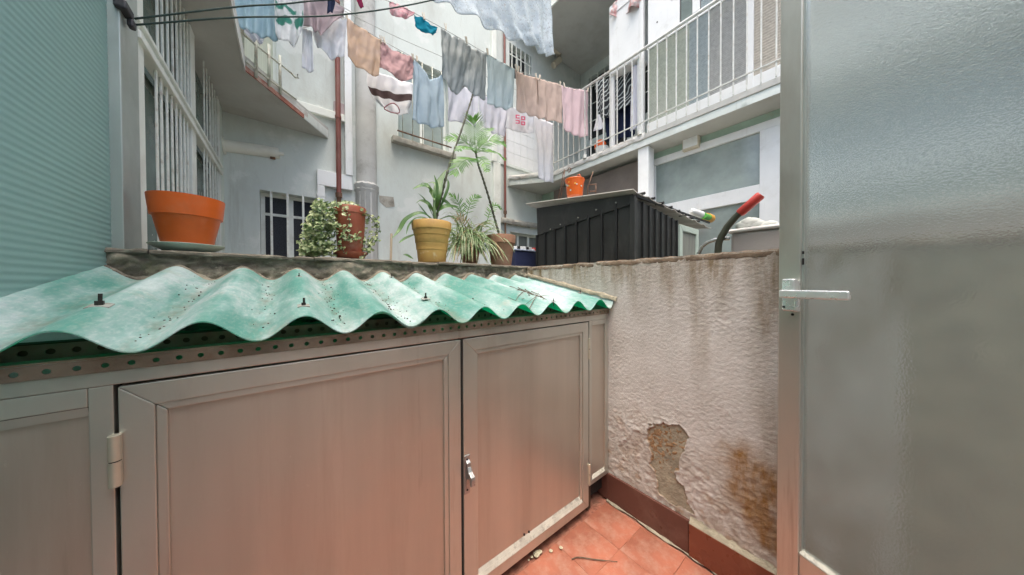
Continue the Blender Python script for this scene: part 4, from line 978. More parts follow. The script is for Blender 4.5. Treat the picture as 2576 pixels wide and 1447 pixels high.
# ivy pot
ivp = T('potted_ivy', 'variegated ivy spilling from a brick red pot with saucer', 'potted plant', (-1.12, YP, 1.334))
ic = at(882, 640, 'y', YP); ztp = at(882, 524, 'y', YP).z-.0
B().lathe((ic.x, ic.y, 1.336), [(.045, 0), (.06, .002), (.078, .026), (.080, .034), (.076, .033), (.055, .008)], 40).build('saucer', m_brick, ivp, smooth='auto')
hgt = ztp-1.342
B().lathe((ic.x, ic.y, 1.343), [(.054, 0), (.057, .004), (.0715, hgt*.86), (.0745, hgt*.87), (.076, hgt*.98), (.0745, hgt), (.070, hgt*.99), (.067, hgt*.9), (.06, hgt*.88)], 44).build('pot', m_brick, ivp, smooth='auto')
B().lathe((ic.x, ic.y, 1.343+hgt*.86), [(.001, .002), (.066, .0)], 24).build('soil', m_soil, ivp)
random.seed(11)
def ivyleaf(b, c, s, nrm):
    nrm = nrm.normalized(); u = nrm.cross(Vector((random.uniform(-1, 1), random.uniform(-1, 1), random.uniform(-.4, 1)))).normalized(); v = nrm.cross(u)
    pts = [(0, -.5, 0), (.42, -.35, .08), (.5, .05, .1), (.24, .2, .03), (0, .62, -.06), (-.24, .2, .03), (-.5, .05, .1), (-.42, -.35, .08)]
    vs = [c+(u*x+v*y+nrm*z)*s for x, y, z in pts]+[c]
    b.add(vs, [(8, i, (i+1) % 8) for i in range(8)])
b = B(); vb = B()
def ipt(px, py, dy=0.): return at(px, py, 'y', YP+dy)
blobs = [(812, 530, 30, 26, 190), (800, 570, 42, 34, 330), (795, 612, 46, 34, 350), (835, 560, 22, 40, 120), (780, 630, 34, 18, 150), (830, 625, 22, 22, 90), (862, 516, 40, 9, 60), (805, 510, 14, 12, 40)]
for cx_, cy_, rx, ry, n in blobs:
    for k in range(n):
        a = random.uniform(0, 2*pi); r = sqrt(random.random())*random.uniform(.85, 1.08)
        dep = random.uniform(-.10, .05)*(1-.4*r) if cx_ < 850 else random.uniform(-.07, .05)
        p = ipt(cx_+rx*r*cos(a), cy_+ry*r*sin(a), dep)
        if p.z < 1.338: p.z = 1.338+random.random()*.01
        nrm = -RT*random.uniform(-.8, .8)+VIEW*random.uniform(.3, 1)+Vector((0, 0, random.uniform(0, 1.1)))
        ivyleaf(b, p, random.uniform(.011, .022), nrm)
trail = [[(868,522),(880,560),(872,585),(890,596),(905,590)], [(905,530),(930,545),(948,575),(938,605),(915,632)], [(918,535),(945,550),(955,575),(940,602),(925,625)], [(860,590),(880,605),(895,598),(912,605)], [(915,600),(918,625),(925,640),(905,645)], [(850,560),(862,580),(858,615),(868,640)]]
for tr_ in trail:
    pts = curve([ipt(x, y, -.085 if x < 912 else -.03) for x, y in tr_], 6); vb.tube(pts, .0016, 5)
    for p in pts:
        for _ in range(2):
            if random.random() < .62: ivyleaf(b, p+Vector((random.gauss(0, .008), random.gauss(0, .006), random.gauss(0, .008))), random.uniform(.012, .021), VIEW*random.uniform(.3, 1)+RT*random.uniform(-.7, .7)+Vector((0, 0, random.uniform(0, 1))))
for k in range(70):
    p = ipt(random.gauss(928, 12), random.uniform(540, 640), -.02); ivyleaf(b, p, random.uniform(.010, .019), VIEW+Vector((0, 0, random.random()))+RT*random.uniform(-.6, .6))
stuff(b.build('foliage', m_ivy, ivp)); vb.build('vine', m_stem, ivp, smooth=True)
# yellow pot with broad leaves and a tall bare stem
yp = T('potted_plant', 'broad leaved plant with a tall bare stem in an ochre yellow pot', 'potted plant', (-.69, YP, 1.334))
yc = at(1087, 655, 'y', YP); ztp = at(1087, 561, 'y', YP).z; hgt = ztp-1.334
R = .118
B().lathe((yc.x, yc.y, 1.334), [(R*.68, 0), (R*.7, .004), (R*.76, hgt*.3), (R*.785, hgt*.31), (R*.8, hgt*.42), (R*.81, hgt*.43), (R*.815, hgt*.47), (R*.835, hgt*.48), (R*.87, hgt*.66), (R*.9, hgt*.67), (R*.95, hgt*.80), (R*.99, hgt*.81), (R*1.02, hgt*.985), (R, hgt), (R*.94, hgt*.99), (R*.88, hgt*.9)], 56).build('pot', m_yellow, yp, smooth='auto')
B().lathe((yc.x, yc.y, 1.334+hgt*.93), [(.001, .012), (R*.5, .016), (R*.93, .0)], 28).build('soil', m_soil, yp)
def ypt(px, py, dy=0.): return at(px, py, 'y', YP+dy)
stem = curve([ypt(1094, 568), ypt(1104, 520), ypt(1116, 470, .01), ypt(1134, 405, .02), ypt(1160, 330, .02), ypt(1184, 256, .03), ypt(1189, 238, .03)], 14)
B().tube(stem, [lerp(.0095, .005, i/len(stem))*(1.25 if i % 4 == 0 else .9) for i in range(len(stem))], 8).build('stem', m_stem, yp, smooth=True)
B().tube(curve([ypt(1096, 566, -.03), ypt(1092, 520, -.03), ypt(1096, 475, -.02)], 6), [.011]*6+[.008]*7, 8).build('stem', m_stemg, yp, smooth=True)
leaves = [([(1096,530),(1100,490),(1106,460),(1122,428)], .026), ([(1094,505),(1082,478),(1062,468),(1038,476)], .017), ([(1090,552),(1058,536),(1022,552),(1004,580),(986,600)], .015),
          ([(1098,536),(1120,520),(1145,522),(1162,536)], .017), ([(1096,520),(1104,500),(1126,512),(1142,528)], .016), ([(1090,545),(1070,505),(1052,486)], .005), ([(1090,560),(1064,528),(1050,510)], .004), ([(1048,588),(1020,600),(1003,612)], .010),
          ([(1092,500),(1080,472),(1066,462),(1056,466)], .010), ([(1094,560),(1066,570),(1052,560)], .006), ([(1040,652),(1024,643),(1014,641)], .010), ([(1100,470),(1090,460),(1072,462)], .008), ([(1098,545),(1118,500),(1128,470),(1126,450)], .012), ([(1094,540),(1080,515),(1060,505),(1046,512)], .011), ([(1100,555),(1130,545),(1150,552)], .010), ([(1092,556),(1052,548),(1030,566),(1022,590)], .010), ([(1096,500),(1100,470),(1092,440)], .009)]
for pts, w in leaves:
    q = curve([ypt(x, y, random.uniform(-.05, .02)) for x, y in pts], 7); n = len(q)
    ws = [w*max(.08, sin(pi*min(1, (i/(n-1))*.96+.02))**.8*(1.15-.3*i/(n-1))) for i in range(n)]
    ribbon(B(), q, ws, VIEW*.75+Vector((0, 0, .6))+RT*random.uniform(-.4, .4), .3).build('leaf', m_banana, yp, smooth=True)
# terracotta pot with the palm
tp = T('potted_palm', 'slender palm with feathery fronds in an aged terracotta pot', 'potted plant', (-.157, YP, 1.334))
tc_ = at(1261, 664, 'y', YP); ztp = at(1261, 594, 'y', YP).z; hgt = ztp-1.334; R = .105
B().lathe((tc_.x, tc_.y, 1.334), [(R*.68, 0), (R*.7, .004), (R*.9, hgt*.72), (R*.91, hgt*.73), (R*.985, hgt*.74), (R*1.02, hgt*.96), (R, hgt), (R*.93, hgt*.99), (R*.87, hgt*.88)], 52).build('pot', m_terra, tp, smooth='auto')
B().lathe((tc_.x, tc_.y, 1.334+hgt*.9), [(.001, .006), (R*.89, .0)], 28).build('soil', m_soil, tp)
def tpt(px, py, dy=0.): return at(px, py, 'y', YP+dy)
stem = curve([tpt(1258, 598), tpt(1247, 560), tpt(1232, 505), tpt(1215, 450), tpt(1202, 410), tpt(1196, 378)], 14)
B().tube(stem, [lerp(.0085, .006, i/len(stem))*(1.3 if i % 3 == 0 else .9) for i in range(len(stem))], 8).build('stem', m_stem, tp, smooth=True)
def frond(pts, L, par, mat, n=15, dy=None, seed=1, wd=.0042, nm='frond', sweep=.75):
    random.seed(seed); q = curve(pts, 8); b = B().tube(q, [lerp(.0032, .0012, i/len(q)) for i in range(len(q))], 5)
    fn = (VIEW*.8+Vector((0, 0, .5))).normalized(); n = int(n*1.2); L *= 1.15
    for k in range(1, n+1):
        u = .12+.86*k/n; i = min(len(q)-2, int(u*(len(q)-1))); p = q[i]; t = (q[i+1]-q[i]).normalized(); sd = t.cross(fn).normalized()
        l = L*(.45+.75*sin(pi*min(1, .15+u*.8)))*random.uniform(.85, 1.1)*(1 if u < .9 else .8)
        for s_ in (-1, 1):
            d = (sd*s_*(1-.35*u)+t*sweep*(.6+.7*u)).normalized(); dr = Vector((0, 0, -1))*random.uniform(.1, .28)+fn*random.uniform(-.12, .2)
            lp = [p, p+d*l*.35+dr*l*.03, p+d*l*.7+dr*l*.16, p+d*l+dr*l*.4]
            ribbon(b, lp, [wd*.45, wd, wd*.8, wd*.06], fn, .35)
    return b.build(nm, mat, par)
cr = (1196, 385)
frond([tpt(*cr), tpt(1194, 350), tpt(1192, 318), tpt(1190, 296)], .085, tp, m_palm, 16, seed=2)
frond([tpt(*cr), tpt(1215, 362, -.05), tpt(1245, 352, -.1), tpt(1268, 360, -.12)], .07, tp, m_palm, 15, seed=3)
frond([tpt(*cr), tpt(1175, 360, .04), tpt(1148, 348, .06), tpt(1122, 350, .08)], .065, tp, m_palm, 14, seed=4)
frond([tpt(1200, 400), tpt(1180, 400, -.06), tpt(1158, 412, -.1), tpt(1140, 440, -.12)], .07, tp, m_palm, 15, seed=5)
frond([tpt(*cr), tpt(1220, 378, .05), tpt(1246, 382, .1), tpt(1270, 400, .12)], .06, tp, m_palm, 13, seed=6)
frond([tpt(1198, 395), tpt(1212, 400, -.1), tpt(1222, 415, -.16), tpt(1226, 432, -.2)], .04, tp, m_palm, 10, seed=7)
frond([tpt(*cr), tpt(1205, 350, .1), tpt(1222, 330, .18), tpt(1240, 322, .24)], .06, tp, m_palm, 12, seed=8)
frond([tpt(*cr), tpt(1180, 372, -.1), tpt(1165, 370, -.16), tpt(1150, 380, -.2)], .05, tp, m_palm, 11, seed=9)
# striped grass clump between them
sg = T('spider_plant', 'striped grassy plant drooping between the yellow and terracotta pots', 'potted plant', (-.4, .9, 1.334))
sc_ = at(1182, 590, 'y', .93); random.seed(21); b = B(); bd = B()
B().lathe((sc_.x, sc_.y, 1.332), [(.05, 0), (.075, .12), (.078, .13), (.07, .125)], 24).build('pot', m_terra, sg)
for k in range(260):
    a = random.uniform(0, 2*pi); L = random.uniform(.2, .42); el_ = random.uniform(.5, 1.35); p = Vector((sc_.x+random.gauss(0, .045), sc_.y+random.gauss(0, .02), 1.43+random.random()*.06))
    if random.random() < .65: a = atan2(-.8, random.uniform(-1.5, .35))
    d = Vector((min(.25, cos(a))*cos(el_), sin(a)*cos(el_), sin(el_))); pts = [p]
    for i in range(7):
        pts.append(pts[-1]+d*L/7); d = (d+Vector((0, 0, -.34-.1*random.random()))).normalized()
    for q_ in pts: q_.z = max(q_.z, 1.338); 
    ribbon(b if k % 9 else bd, pts, [.0045*w for w in (.7, 1, 1.1, 1, .9, .7, .45, .1)], VIEW+Vector((0, 0, .6)), .4)
stuff(b.build('leaf_clump', m_spider, sg)); bd.build('dry_leaves', m_dryleaf, sg)
for sd_, pts in ((31, [(1168,560),(1160,530),(1150,505),(1130,490)]), (32, [(1172,555),(1180,520),(1192,500),(1205,492)])):
    frond([at(x, y, 'y', .95) for x, y in pts], .05, sg, m_palm, 11, seed=sd_, wd=.004)
frond([at(x, y, 'y', .88) for x, y in [(1175,590),(1168,565),(1156,550),(1145,552)]], .05, sg, m_dryleaf, 9, seed=33, wd=.005)
frond([at(x, y, 'y', .88) for x, y in [(1225,560),(1232,535),(1245,515),(1262,525)]], .04, sg, m_palm, 10, seed=34, wd=.004)
tag(B().tube([at(983, 660, 'y', .86), at(984, 618, 'y', .86), at(985, 588, 'y', .86)], .0065, 10).build('bamboo_cane', m_wicker, smooth='auto'), 'short beige bamboo cane standing behind the parapet', 'cane')

# ================================================================== WASHING LINES
def line(pts, r, mat, label, cat='washing line', group=None, n=6):
    return tag(B().tube(curve(pts, n), r, 6).build('washing_line', mat, smooth=True), label, cat, group)
L1 = [(700,-130),(870,-40),(1000,12),(1065,45),(1115,72),(1222,134),(1300,176),(1415,216),(1481,229)]
L2 = [(560,-160),(760,-20),(870,46),(960,101),(1045,148),(1110,186),(1250,253),(1400,318),(1425,328)]
line([at(x, y, 'y', 1.68) for x, y in L1], .0028, m_cordw, 'pale washing line tied to the balcony rail carrying the grey trousers')
line([at(x, y, 'y', 2.2) for x, y in L2], .0028, m_cordw, 'pale washing line behind it carrying the peach cloth and white shirts')
line([at(x, y, 'y', 2.5) for x, y in [(700,-60),(900,45),(1000,94),(1110,142),(1250,205),(1330,240)]], .003, m_cordw, 'thin empty washing line sagging in front of the back wall')
line([at(x, y, 'y', 1.3) for x, y in [(980,-175),(1080,-142),(1230,-132),(1384,-122),(1480,-116)]], .0028, m_cordw, 'pale washing line high up carrying the lace sheet')
line([at(x, y, 'y', 1.9) for x, y in [(520,-80),(578,-62),(640,-52),(702,-41),(742,-36),(800,-18),(866,20),(900,40)]], .0028, m_cordw, 'pale washing line carrying the blue towel and lilac blouse')
line([at(x, y, 'y', 2.05) for x, y in [(580,42),(630,64),(668,76),(762,70),(830,52),(872,47)]], .0022, m_cordw, 'slack thin washing line carrying the white sock and vest')
z0 = br
line([z0, at(600, 44, 'y', .70), at(850, 38, 'y', .62), at(1080, 2, 'y', .5), at(1300, -60, 'y', .4), at(1700, -260, 'y', .2)], .0032, m_cord, 'dark green washing line strung low from the screen bracket', n=10)
line([z0+Vector((0, .01, .03)), at(600, 17, 'y', .74), at(760, 5, 'y', .7), at(1000, -35, 'y', .6), at(1500, -180, 'y', .4)], .0032, m_cord, 'dark green washing line strung higher from the screen bracket', n=10)

# ================================================================== LAUNDRY
def poly_at(pts, t):
    n = len(pts)-1; x = t*n; i = min(n-1, int(x)); f = x-i
    return (lerp(pts[i][0], pts[i+1][0], f), lerp(pts[i][1], pts[i+1][1], f))
def garment(name, label, cat, top, bot, val, mat, left=None, right=None, amp=.016, folds=4, seed=0, ax='y', nu=34, nv=34, rag=1.3, group=None, thick=.003, puck=.15, drape=0.):
    left = left or [top[0], bot[0]]; right = right or [top[-1], bot[-1]]; P = []; off = (-1 if ax == 'y' else -1)
    for i in range(nu+1):
        u = i/nu; row = []; c0_, c1_ = poly_at(top, u), poly_at(bot, u)
        for j in range(nv+1):
            v = j/nv; l_, r_ = poly_at(left, v), poly_at(right, v)
            x = (1-v)*c0_[0]+v*c1_[0]+(1-u)*l_[0]+u*r_[0]-((1-u)*(1-v)*top[0][0]+u*(1-v)*top[-1][0]+(1-u)*v*bot[0][0]+u*v*bot[-1][0])
            y = (1-v)*c0_[1]+v*c1_[1]+(1-u)*l_[1]+u*r_[1]-((1-u)*(1-v)*top[0][1]+u*(1-v)*top[-1][1]+(1-u)*v*bot[0][1]+u*v*bot[-1][1])
            y += rag*v*v*N3(u*9, seed, 3)+rag*.5*v*N3(u*23, seed, 5); x += rag*.8*N3(v*7, seed+u*2, 4)*(abs(u-.5)*2)**3
            d = amp*sin(2*pi*folds*u+2.2*N3(u*2.5, v*1.6, seed)+seed)*(.25+.75*v)+amp*1.0*FR(u*3.4+v*.7, v*.9-u*.4, seed+9, 3)+amp*.22*FR(u*9, v*5, seed+4, 3)+amp*puck*math.exp(-v*9)*sin(2*pi*folds*2.5*u)+amp*drape*sin(2*pi*(v*2.6-3.2*(u-.5)**2*(1-.3*v)+.3*N3(u*2, v*2, seed)))*sin(pi*u)**.6
            p = at(x, y, ax, val); n_ = Vector((0, -1, 0)) if ax == 'y' else Vector((-1, 0, 0))
            row.append(p+n_*d)
        P.append(row)
    o = B().grid(P).build(name, mat, smooth=True, solid=thick)
    for nm_, edge in (('hem', [r[-1] for r in P]), ('side_hem', P[0]), ('side_hem', P[-1])):
        B().tube(edge, .0032, 5).build(nm_, mat, o, smooth=True)
    uv = o.data.attributes.new('cv', 'FLOAT', 'POINT'); uv.data.foreach_set('value', [j/nv for i in range(nu+1) for j in range(nv+1)])
    return tag(o, label, cat, group)
c_grey = cloth('grey_satin', (.33, .37, .375), (.31, .35, .355), .15); c_grey.node_tree.nodes['Principled BSDF'].inputs['Roughness'].default_value = .62; c_grey.node_tree.nodes['Principled BSDF'].inputs['Specular IOR Level'].default_value = .3
c_lblue = cloth('pale_blue_grey_jersey', (.56, .66, .68), (.53, .63, .66))
c_blue = cloth('light_blue_jersey', (.50, .62, .70), (.46, .58, .67))
c_beige = cloth('beige_pink_cotton', (.66, .54, .48), (.62, .50, .44))
c_pink = cloth('pale_pink_cotton', (.74, .60, .63), (.70, .56, .59))
c_peach = cloth('peach_cotton', (.68, .51, .37), (.64, .50, .41))
c_rose = cloth('dusty_rose_cotton', (.62, .41, .41), (.58, .38, .38))
c_white = cloth('white_cotton', (.80, .82, .85), (.74, .77, .82))
c_white2 = cloth('cool_white_cotton', (.77, .79, .86), (.70, .73, .82))
c_teal = cloth('teal_satin', (.01, .28, .40), (.008, .2, .32), .2)
c_tow = cloth('pale_blue_towel', (.46, .62, .68), (.36, .53, .62), .3, .5)
c_lace = cloth('white_lace', (.66, .73, .76), (.56, .64, .69), .35, .5, 12, True)
c_hot = cloth('pink_print_knit', (.62, .28, .33), (.72, .55, .56), .25, .25, 40)
c_wine = cloth('wine_cotton', (.28, .03, .09))
c_navy = cloth('navy_denim', (.02, .03, .07), None, .05)
c_printm = M('raspberry_print', (.62, .09, .2), .8)
c_greenp = M('leaf_green_print', (.08, .28, .17), .8)
c_band = M('chocolate_band', (.07, .045, .045), .9)
def leafy():
    m = cloth('white_jersey_green_print', (.74, .77, .78)); nn, ll = m.node_tree.nodes, m.node_tree.links
    b = nn['Principled BSDF']; v = attr(nn, 'cv')
    msk = nn.new('ShaderNodeMath'); msk.operation = 'COMPARE'; msk.inputs[1].default_value = .5; msk.inputs[2].default_value = .2; ll.new(v, msk.inputs[0])
    n2 = nn.new('ShaderNodeMath'); n2.operation = 'MULTIPLY'; ll.new(msk.outputs[0], n2.inputs[0]); ll.new(ramp(nn, ll, ntex(nn, ll, 13, 2, .4), .5, .53), n2.inputs[1])
    ll.new(mixc(nn, ll, n2.outputs[0], (.74, .77, .78), (.05, .26, .2)), b.inputs['Base Color']); return m
c_leafy = leafy()
# first line
gt = garment('trousers', 'slate grey satin trousers folded over the line by one leg', 'trousers', [(1109,72),(1135,86),(1160,98),(1178,112)], [(1112,185),(1125,222),(1152,236),(1180,205)], 1.68, c_grey, left=[(1109,72),(1109,130),(1112,185)], amp=.03, folds=.8, seed=2, puck=.3, drape=0)
garment('trousers', 'darker grey trouser leg hanging next to the slate satin pair', 'trousers', [(1174,112),(1196,126),(1224,133)], [(1168,212),(1190,243),(1224,248)], 1.66, c_grey, left=[(1174,112),(1178,160),(1168,212)], amp=.028, folds=.9, seed=5, puck=.3, drape=0)
garment('t_shirt', 'pale blue grey t-shirt pegged upside down beside the beige shorts', 't-shirt', [(1223,134),(1260,155),(1295,174)], [(1226,262),(1250,270),(1275,276),(1290,268)], 1.68, c_lblue, left=[(1223,134),(1226,200),(1226,262)], right=[(1295,174),(1293,230),(1290,268)], amp=.016, folds=2.5, seed=7)
garment('shorts', 'beige cotton shorts pegged beside the pale blue t-shirt', 'shorts', [(1296,176),(1320,188),(1352,196)], [(1302,276),(1325,288),(1358,299)], 1.69, c_beige, amp=.02, folds=2.2, seed=9)
garment('shorts', 'beige cotton shorts pegged beside the pale pink top', 'shorts', [(1353,197),(1385,207),(1412,215)], [(1357,298),(1385,303),(1416,309)], 1.67, c_beige, amp=.02, folds=1.9, seed=12)
garment('blouse', 'pale pink top pegged at the balcony rail end of the line', 'blouse', [(1411,216),(1445,223),(1478,229)], [(1416,325),(1432,334),(1455,345),(1476,343)], 1.68, c_pink, amp=.016, folds=3, seed=14)
garment('briefs', 'bright teal briefs pegged before the grey trousers', 'briefs', [(1043,38),(1060,44),(1082,62),(1100,68)], [(1046,64),(1062,78),(1085,88),(1096,82)], 1.68, c_teal, amp=.015, folds=1.5, seed=3, nu=20, nv=16)
garment('briefs', 'pink patterned briefs pegged next to the teal pair', 'briefs', [(980,4),(1000,10),(1025,20),(1042,30)], [(982,30),(1000,44),(1022,46),(1040,38)], 1.68, c_hot, amp=.015, folds=1.5, seed=4, nu=20, nv=16)
garment('sock', 'wine red sock hanging above the peach cloth', 'sock', [(896,-25),(905,-18)], [(898,4),(908,20),(914,18)], 1.7, c_wine, amp=.006, folds=1, seed=1, nu=10, nv=16, rag=.5)
# second line
pc_ = garment('cloth', 'peach cotton cloth hanging on the second line', 'cloth', [(872,48),(915,74),(960,101)], [(875,145),(900,168),(930,186),(952,190)], 2.2, c_peach, amp=.02, folds=1.6, seed=21)
garment('shorts', 'dusty rose shorts draped beside the peach cloth', 'shorts', [(958,102),(985,124),(1018,138),(1042,148)], [(956,165),(980,186),(1010,206),(1036,200)], 2.2, c_rose, amp=.03, folds=.7, seed=23, puck=.3, drape=0)
garment('t_shirt', 'light blue t-shirt with faded print pegged between rose shorts and grey trousers', 't-shirt', [(1040,150),(1055,162),(1082,200),(1100,196),(1114,186)], [(1038,302),(1065,312),(1092,322),(1117,318)], 2.2, c_blue, left=[(1040,150),(1043,200),(1040,260),(1038,302)], amp=.02, folds=3.2, seed=25)
garment('shirt', 'white shirt hanging below the grey trousers', 'shirt', [(1124,196),(1165,215),(1205,234)], [(1126,302),(1160,308),(1198,318)], 2.22, c_white2, left=[(1124,196),(1128,250),(1126,302)], amp=.02, folds=2.6, seed=27)
garment('shirt', 'white shirt with ragged hem hanging below the pale blue grey t-shirt', 'shirt', [(1206,235),(1240,250),(1276,266)], [(1208,312),(1240,335),(1272,344)], 2.2, c_white2, amp=.014, folds=4, seed=29)
wt_ = garment('t_shirt', 'white t-shirt with pink square print below the beige shorts', 't-shirt', [(1276,264),(1305,276),(1340,290)], [(1272,322),(1300,330),(1325,336),(1342,334)], 2.2, c_white, amp=.010, folds=3.3, seed=31)
garment('towel', 'long white towel hanging low beside the balcony slab corner', 'towel', [(1340,288),(1365,300),(1390,312)], [(1352,446),(1370,456),(1394,460)], 2.12, c_white, left=[(1340,288),(1350,370),(1352,446)], right=[(1390,312),(1391,390),(1394,460)], amp=.016, folds=2.6, seed=33)
def mark(pxs, y, mat, par, nm='print', ax='y'):
    return B().extr([at(x, yy, 'y', y) for x, yy in pxs], (0, -.002, 0)).build(nm, mat, par)
for cx_, cy_ in ((1302, 293), (1316, 297), (1302, 306), (1316, 310)):
    for dx, dy, w, h in ((-5, -4.5, 10, 2.6), (-5, 2.4, 10, 2.6), (-5, -2, 2.8, 4.5), (2.5, -2, 2.8, 4.5)):
        if (cx_ == 1302 and cy_ == 293 and dx == 2.5) or (cx_ == 1302 and cy_ == 306 and dx == -5 and w < 5): continue
        mark([(cx_+dx, cy_+dy), (cx_+dx+w, cy_+dy+.8), (cx_+dx+w, cy_+dy+h+.8), (cx_+dx, cy_+dy+h)], 2.165, c_printm, wt_)
# third line: striped top and white pieces
m_, nn, ll, b_ = nodes('white_jersey_brown_band')
v_ = attr(nn, 'cv'); fa_ = nn.new('ShaderNodeMath'); fa_.operation = 'COMPARE'; fa_.inputs[1].default_value = .47; fa_.inputs[2].default_value = .105; ll.new(v_, fa_.inputs[0])
ll.new(mixc(nn, ll, fa_.outputs[0], (.74, .76, .78), (.075, .045, .045)), b_.inputs['Base Color']); b_.inputs['Roughness'].default_value = .9
ss = garment('t_shirt', 'white top with broad chocolate band and pink neckline hanging upside down', 't-shirt', [(924,175),(975,190),(1038,212)], [(958,262),(970,276),(1000,288),(1028,286)], 2.5, m_, left=[(924,175),(922,215),(938,245),(958,262)], right=[(1038,212),(1036,250),(1028,286)], amp=.018, folds=3, seed=41)
nk = curve([at(x, y, 'y', 2.46) for x, y in [(966,272),(978,263),(990,260),(1002,270),(1004,284),(985,283),(966,274)]], 4)
B().tube(nk, .006, 6).build('neckband', M('rose_neckband', (.36, .15, .17), .9), ss, smooth=True)
# laundry high on the left
garment('towel', 'pale blue towel hanging high by the overhanging slab', 'towel', [(578,-60),(640,-50),(702,-40)], [(590,55),(640,84),(698,104)], 1.9, c_tow, left=[(578,-60),(584,0),(590,55)], amp=.016, folds=4, seed=51)
wp_ = garment('t_shirt', 'white t-shirt with green leaf print next to the pale blue towel', 't-shirt', [(690,-40),(730,-25),(762,-5)], [(694,88),(715,104),(740,112),(756,88)], 1.86, c_leafy, left=[(690,-40),(692,30),(694,88)], right=[(762,-5),(764,50),(756,88)], amp=.02, folds=2, seed=53)
garment('blouse', 'faded lilac pink blouse hanging to a point above the white vest', 'blouse', [(742,-40),(800,-20),(866,20)], [(764,60),(790,74),(808,84),(862,38)], 1.95, cloth('lilac_pink_cotton', (.56, .46, .48), (.49, .42, .45)), amp=.02, folds=3, seed=55)
garment('sock', 'long white sock dangling from the lines beside the vest', 'sock', [(762,70),(784,80)], [(760,172),(775,180),(788,180)], 2.0, c_white, amp=.014, folds=1, seed=57, nu=14, nv=30)
garment('vest', 'white vest with wavy hem between lilac blouse and peach cloth', 'vest', [(788,55),(830,50),(872,48)], [(796,112),(812,130),(838,152),(866,138)], 2.05, c_white, left=[(788,55),(788,85),(796,112)], amp=.02, folds=2.6, seed=59)
garment('cloth', 'white rag with blue edge hanging behind the pale blue towel', 'cloth', [(596,52),(630,66),(668,80)], [(604,76),(640,104),(660,110)], 2.1, c_white2, amp=.02, folds=2.5, seed=61)
garment('cloth', 'black and white cloth scrap hanging over the lilac blouse', 'cloth', [(826,-20),(840,-16)], [(824,32),(836,30),(842,10)], 1.8, c_navy, amp=.008, folds=1, seed=63, nu=10, nv=16)
# lace sheet
garment('lace_sheet', 'large white lace sheet hanging high across the courtyard', 'sheet', [(1080,-140),(1230,-130),(1384,-120)], [(1086,-8),(1150,24),(1225,66),(1300,100),(1350,118),(1368,136),(1392,140)], 1.3, c_lace, right=[(1384,-120),(1384,0),(1387,100),(1392,140)], amp=.03, folds=7, seed=71, nu=90, nv=50, rag=3)
# balcony textiles and bucket
m_s, nn, ll, b_ = nodes('zebra_cloth')
wv = nn.new('ShaderNodeTexWave'); wv.inputs['Scale'].default_value = 9; wv.inputs['Distortion'].default_value = 3.5; wv.bands_direction = 'DIAGONAL'; tcn = nn.new('ShaderNodeTexCoord'); ll.new(tcn.outputs['Object'], wv.inputs[0])
ll.new(mixc(nn, ll, ramp(nn, ll, wv.outputs['Fac'], .76, .9), (.025, .03, .035), (.45, .5, .5)), b_.inputs['Base Color']); b_.inputs['Roughness'].default_value = .9
garment('cloth', 'black and white striped cloth hung behind the balcony railing', 'cloth', [(1496,205),(1540,196),(1604,178)], [(1508,300),(1530,292),(1596,258)], 2.2, m_s, ax='x', amp=.03, folds=2, seed=81)
garment('jeans', 'dark navy jeans hung behind the balcony railing', 'jeans', [(1518,258),(1560,245),(1602,232)], [(1530,358),(1565,348),(1600,338)], 2.3, c_navy, ax='x', amp=.03, folds=2, seed=83)
garment('curtain', 'pale lilac curtain strip beside the enclosure post', 'curtain', [(1590,170),(1606,160)], [(1586,330),(1602,322)], 2.12, c_white2, ax='x', amp=.012, folds=2, seed=85, nu=12)
garment('bag', 'white pointed plastic bag hanging over the orange bucket', 'bag', [(1502,290),(1508,288)], [(1492,330),(1508,328),(1518,318)], 2.08, c_white, ax='x', amp=.01, folds=1, seed=87, nu=12, nv=14)
ob2 = T('bucket', 'orange and white bucket standing on the balcony', 'bucket', (2.2, 1.45, 3.0))
cbk = at(1514, 350, 'x', 2.18)
B().lathe((cbk.x, cbk.y, 2.995), [(.075, 0), (.09, .16), (.094, .165), (.088, .16)], 28).build('bucket_body', m_whitepvc, ob2, smooth='auto')
B().lathe((cbk.x-.01, cbk.y+.02, 3.161), [(.08, 0), (.085, .05), (.05, .10), (.02, .11)], 24).build('bucket_cover', m_orange, ob2, smooth='auto')
garment('cloth', 'pink and white towel bundle on top of the storage box', 'cloth', [(1545,8),(1575,-30),(1620,-60)], [(1540,44),(1570,34),(1612,14)], 2.04, cloth('pink_white_towel', (.75, .72, .7), (.66, .34, .33), .2, .4, 26), ax='x', amp=.05, folds=1.5, seed=89)

# pegs
pg = None; random.seed(9)
pegs = [(1120,71,1.68),(1172,104,1.68),(1225,133,1.68),(1297,172,1.68),(1303,176,1.68),(1347,193,1.68),(1356,196,1.68),(1408,213,1.68),(1418,216,1.68),(1477,228,1.68),(1065,44,1.68),(872,48,2.2),(958,101,2.2),(966,104,2.2),(1038,146,2.2),(1048,150,2.2),(1113,187,2.2),(1206,233,2.2),(1277,264,2.2)]
PEGN = ['at the outer corner of the slate satin trousers', 'between the two grey trouser pieces', 'between grey trousers and blue grey t-shirt', 'at the end of the blue grey t-shirt', 'at the first corner of the beige shorts', 'before the join of the two beige shorts', 'after the join of the two beige shorts', 'at the last corner of the beige shorts', 'at the first corner of the pale pink top', 'at the balcony end of the pale pink top', 'above the teal briefs',
        'at the first corner of the peach cloth', 'at the last corner of the peach cloth', 'at the first corner of the rose shorts', 'at the last corner of the rose shorts', 'at the first corner of the light blue t-shirt', 'at the last corner of the light blue t-shirt', 'between the two plain white shirts', 'at the first corner of the printed white t-shirt']
